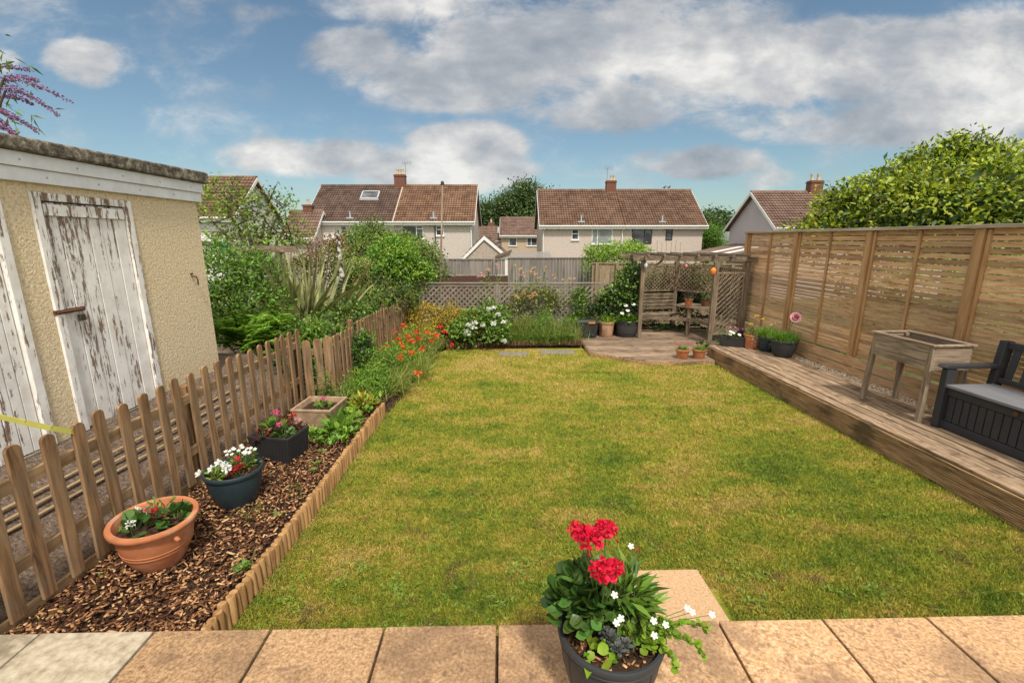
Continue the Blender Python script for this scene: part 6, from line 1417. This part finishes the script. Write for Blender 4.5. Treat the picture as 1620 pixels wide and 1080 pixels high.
for u, m in ((985, 'white_trim'), (860, 'white_trim')): p = PY(u, 362, 37.9); b = MB(); b.tube([(p.x + .3, 37.55, 3.35), (p.x, 37.9, 3.05), (p.x, 37.92, 2.9 if u < 900 else GZ)], .05, 8); b.tube([(p.x, 37.92, 3.0), (p.x, 37.92, GZ)], .045, 8); b.build('downpipe', m, h)
for u in (1051, 1058): p = PY(u, 301.5, 42); o = thing('bird', ('left' if u < 1055 else 'right') + ' one of two small dark birds perched on the far roof ridge', 'bird', (p.x, 42, 6.66), 'birds on the far ridge'); b = MB(); b.tube([(p.x - .16, 42, 6.78), (p.x, 42, 6.80), (p.x + .10, 42, 6.9), (p.x + .17, 42, 6.9)], [.02, .08, .05, .01], 8); b.tube([(p.x, 42, 6.66), (p.x, 42, 6.74)], .01, 4); b.build('body', 'dark_frame', o, smooth=True)
# left house, white gable
h = house('house', 'white-rendered house with a steep gable behind the open-branched tree', -27, -15.6, 26.2, 31.4, 3.5, 5.95, [(-15.6, 'render_white')], [(-15.6, 'tile_rust')], courses=12, gov=.3)
b = MB(); b.box(-15.595, -15.54, 28.2, 29.2, .9, 1.9); w_ = b.build('window', 'window_frame', h); b = MB(); b.box(-15.539, -15.53, 28.28, 29.12, .98, 1.82); b.build('pane', 'pane_dark', w_)
win(h, 452, 371, 466, 385, 26.2 if False else 33.0, sill=False)
# the small annex beyond the white house
h = house('house', 'low pinkish house end with a red roof left of the first semi', -17.6, -15.4, 36, 40, 2.4, 4.55, [(-15.4, 'dash_pink')], [(-15.4, 'tile_plain')], courses=9)
chimney(h, PY(489, 340, 38).x, 38, 4.1, 5.05, .7, .5, (0,))
# right house, grey gable to the left
h = house('house', 'grey-rendered house with white bargeboards and plain brown roof at right', 17.2, 29, 30.3, 37.0, 3.05, 5.6, [(29, 'render_grey')], [(29, 'tile_plain')], courses=14, gov=.35)
chimney(h, PY(1288, 300, 33.6).x, 33.6, 4.9, 6.35, .85, .6, (-.25, .2), None)
b = MB(); b.box(17.15, 17.195, 31.2, 31.9, 1.1, 2.3); w_ = b.build('window', 'window_frame', h); b = MB(); b.box(17.14, 17.149, 31.27, 31.83, 1.17, 2.23); b.build('pane', 'pane_dark', w_)
b = MB(); b.prism([(13.6, 29.5, 1.25), (17.15, 29.5, 1.95), (17.15, 29.5, 2.03), (13.6, 29.5, 1.33)], (0, 6.5, 0)); b.box(13.9, 14.0, 29.8, 29.9, GZ, 1.3)
b.build('lean_to_roof', 'tile_plain', h)
for y_ in (30.5, 32.5): b = MB(); b.prism([(14.2, y_, 1.40), (16.2, y_, 1.80), (16.2, y_, 1.87), (14.2, y_, 1.47)], (0, .7, 0)); b.build('skylight', 'white_trim', h)
# middle distance
h = house('house', 'tan house with two white windows in the gap between the semis', -1.35, 6, 60, 68, 2.75, 5.2, [(6, 'dash_tan')], [(6, 'tile_plain')], courses=12, sub=3, zb=-1.8)
win(h, 805, 376, 817.5, 389, 60); win(h, 833.5, 376, 850, 389, 60, bars=(.42,))
h = house('house', 'lower red-roofed house partly hidden behind the pebbled garage gable', -9.5, -1.7, 62, 68, 1.75, 4.0, [(-1.7, 'dash_tan')], [(-1.7, 'tile_plain')], courses=9, sub=3, zb=-1.8)
win(h, 780, 381, 797, 390, 62, bars=(.5,)); a = PY(786, 363, 63.5); b = MB(); b.box(a.x + .1, a.x + .8, 63.3, 63.35, a.z - .5, a.z + .3); b.build('dormer_vent', 'white_trim', h)
h2 = thing('far_chimney', 'small brick chimney poking up in front of the far trees', 'chimney', (-4, 74, 2)); b = MB(); q = PY(777, 352, 74); b.box(q.x - .5, q.x + .5, 73.7, 74.3, -1.5, q.z); b.build('stack', 'brick_red', h2); b = MB(); b.lathe((q.x, 74, q.z), [(.16, 0), (.12, .5)], 10); b.build('chimney_pot', 'pot_buff', h2)
# garage with a gable towards us
o = thing('garage', 'pebbled garage gable with white bargeboards behind the grey fence', 'garage', (-1.8, 29, GZ)); ap, e0, e1 = PY(766, 375, 29), PY(733, 409, 29), PY(800, 404, 29)
b = MB(); b.prism([(e0.x, 29, GZ), (e1.x, 29, GZ), (e1.x, 29, e1.z), (ap.x, 29, ap.z - .05), (e0.x, 29, e0.z)], (0, 5, 0)); b.build('wall', 'dash_rubble', o)
b = MB(); d_ = .28
for e in (e0, e1):
    b = MB(); s = 1 if e.x > ap.x else -1; b.prism([(ap.x, 28.9, ap.z - .16), (e.x + .15 * s, 28.9, e.z - .26), (e.x + .15 * s, 28.9, e.z - .04), (ap.x + .003 * s, 28.9, ap.z + .08)], (0, .05, 0)); b.build('bargeboard', 'white_trim', o)
b = MB()
for e in (e0, e1): tiles(b, (e.x, 28.95, e.z + .02), (0, 5.1, 0), (ap.x - e.x, 0, ap.z - e.z + .06), 6, .33, 3)
b.build('roof', 'tile_brown', o)
o = thing('shed_roof', 'corrugated grey lean-to roof just above the grey fence', 'shed', (1, 22, GZ)); a, c = PY(808, 405, 22), PY(873, 405, 22)
b = MB(); n_ = 40
for k in range(n_): x = a.x + (c.x - a.x) * k / n_; w_ = (c.x - a.x) / n_; b.tube([(x + w_ / 2, 21.6, a.z - .12), (x + w_ / 2, 23.2, a.z + .16)], w_ * .42, 6)
b.build('roof', 'stone_cap', o); b = MB(); b.box(a.x + .05, c.x - .05, 21.9, 23.1, GZ, a.z - .1); b.build('wall', 'dash_beige', o)
o = thing('garage', 'small garage with a brown sloping roof edge beside the corrugated roof', 'garage', (0, 24, GZ)); a, c = PY(783, 407, 24), PY(810, 398, 24); b = MB(); b.prism([(a.x, 24, a.z - .08), (c.x, 24, c.z - .08), (c.x, 24, c.z + .04), (a.x, 24, a.z + .04)], (0, 3, 0)); b.build('roof', 'tile_brown', o)
b = MB(); b.prism([(a.x, 24.1, GZ), (c.x - .1, 24.1, GZ), (c.x - .1, 24.1, c.z - .12), (a.x, 24.1, a.z - .12)], (0, 2.8, 0)); b.build('wall', 'dash_cream', o)

# ---- far trees
def far_tree(label, base, lobes, n, size, m, group='trees beyond the houses'):
    o = thing('tree', label, 'tree', base, group); foliage('crown', lobes, n, 7, size, m, o, size * 1.6, LEAF, .3); foliage('crown', lobes, n // 3, 6, size, 'leaf_dark', o, size * 1.6, LEAF, .2, .9); trunk_to(o, base, [l[0] for l in lobes], .3)
far_tree('big rounded green tree on the skyline between the two semis', (1.5, 78, -1.5), [L(815, 325, 78, 3.2, 2.7), L(835, 318, 78, 2.6, 2.6), L(850, 330, 78, 2.6, 3), L(800, 335, 78, 2.6, 1.8), L(832, 302, 78, 1.6, 1.0), L(820, 350, 78, 4, 2.6)], 1300, .42, 'leaf_far')
far_tree('darker lower tree beside the first semi gable', (-4.5, 80, -1.5), [L(770, 345, 80, 2.3, 2), L(760, 335, 80, 1.4, 1.3), L(785, 345, 80, 2.4, 1.8), L(795, 330, 80, 1.6, 1.2), L(790, 360, 80, 3, 2)], 900, .42, 'leaf_far')
far_tree('dark flat-topped tree in the gap left of the grey gable house', (27, 70, -1.5), [L(1128, 352, 70, 2.0, .9), L(1138, 350, 70, 1.6, .8), L(1118, 356, 70, 1.6, 1.2)], 420, .4, 'leaf_dark')
far_tree('mid-green tree in the gap beside the brown-roofed semi', (20.5, 50, -1.5), [L(1117, 358, 50, 1.3, 1.0), L(1125, 362, 50, 1.2, 1.0), L(1108, 362, 50, 1, 1.2)], 520, .22, 'leaf_far')
far_tree('dense bright green conifer hedge beside the semi', (16.6, 39.5, -1.5), [L(1115, 375, 39.5, .95, .8), L(1126, 380, 39, .9, 1.1), L(1108, 385, 39.5, .9, 1.2), L(1130, 392, 39, .6, .8)], 900, .14, 'leaf_bright')
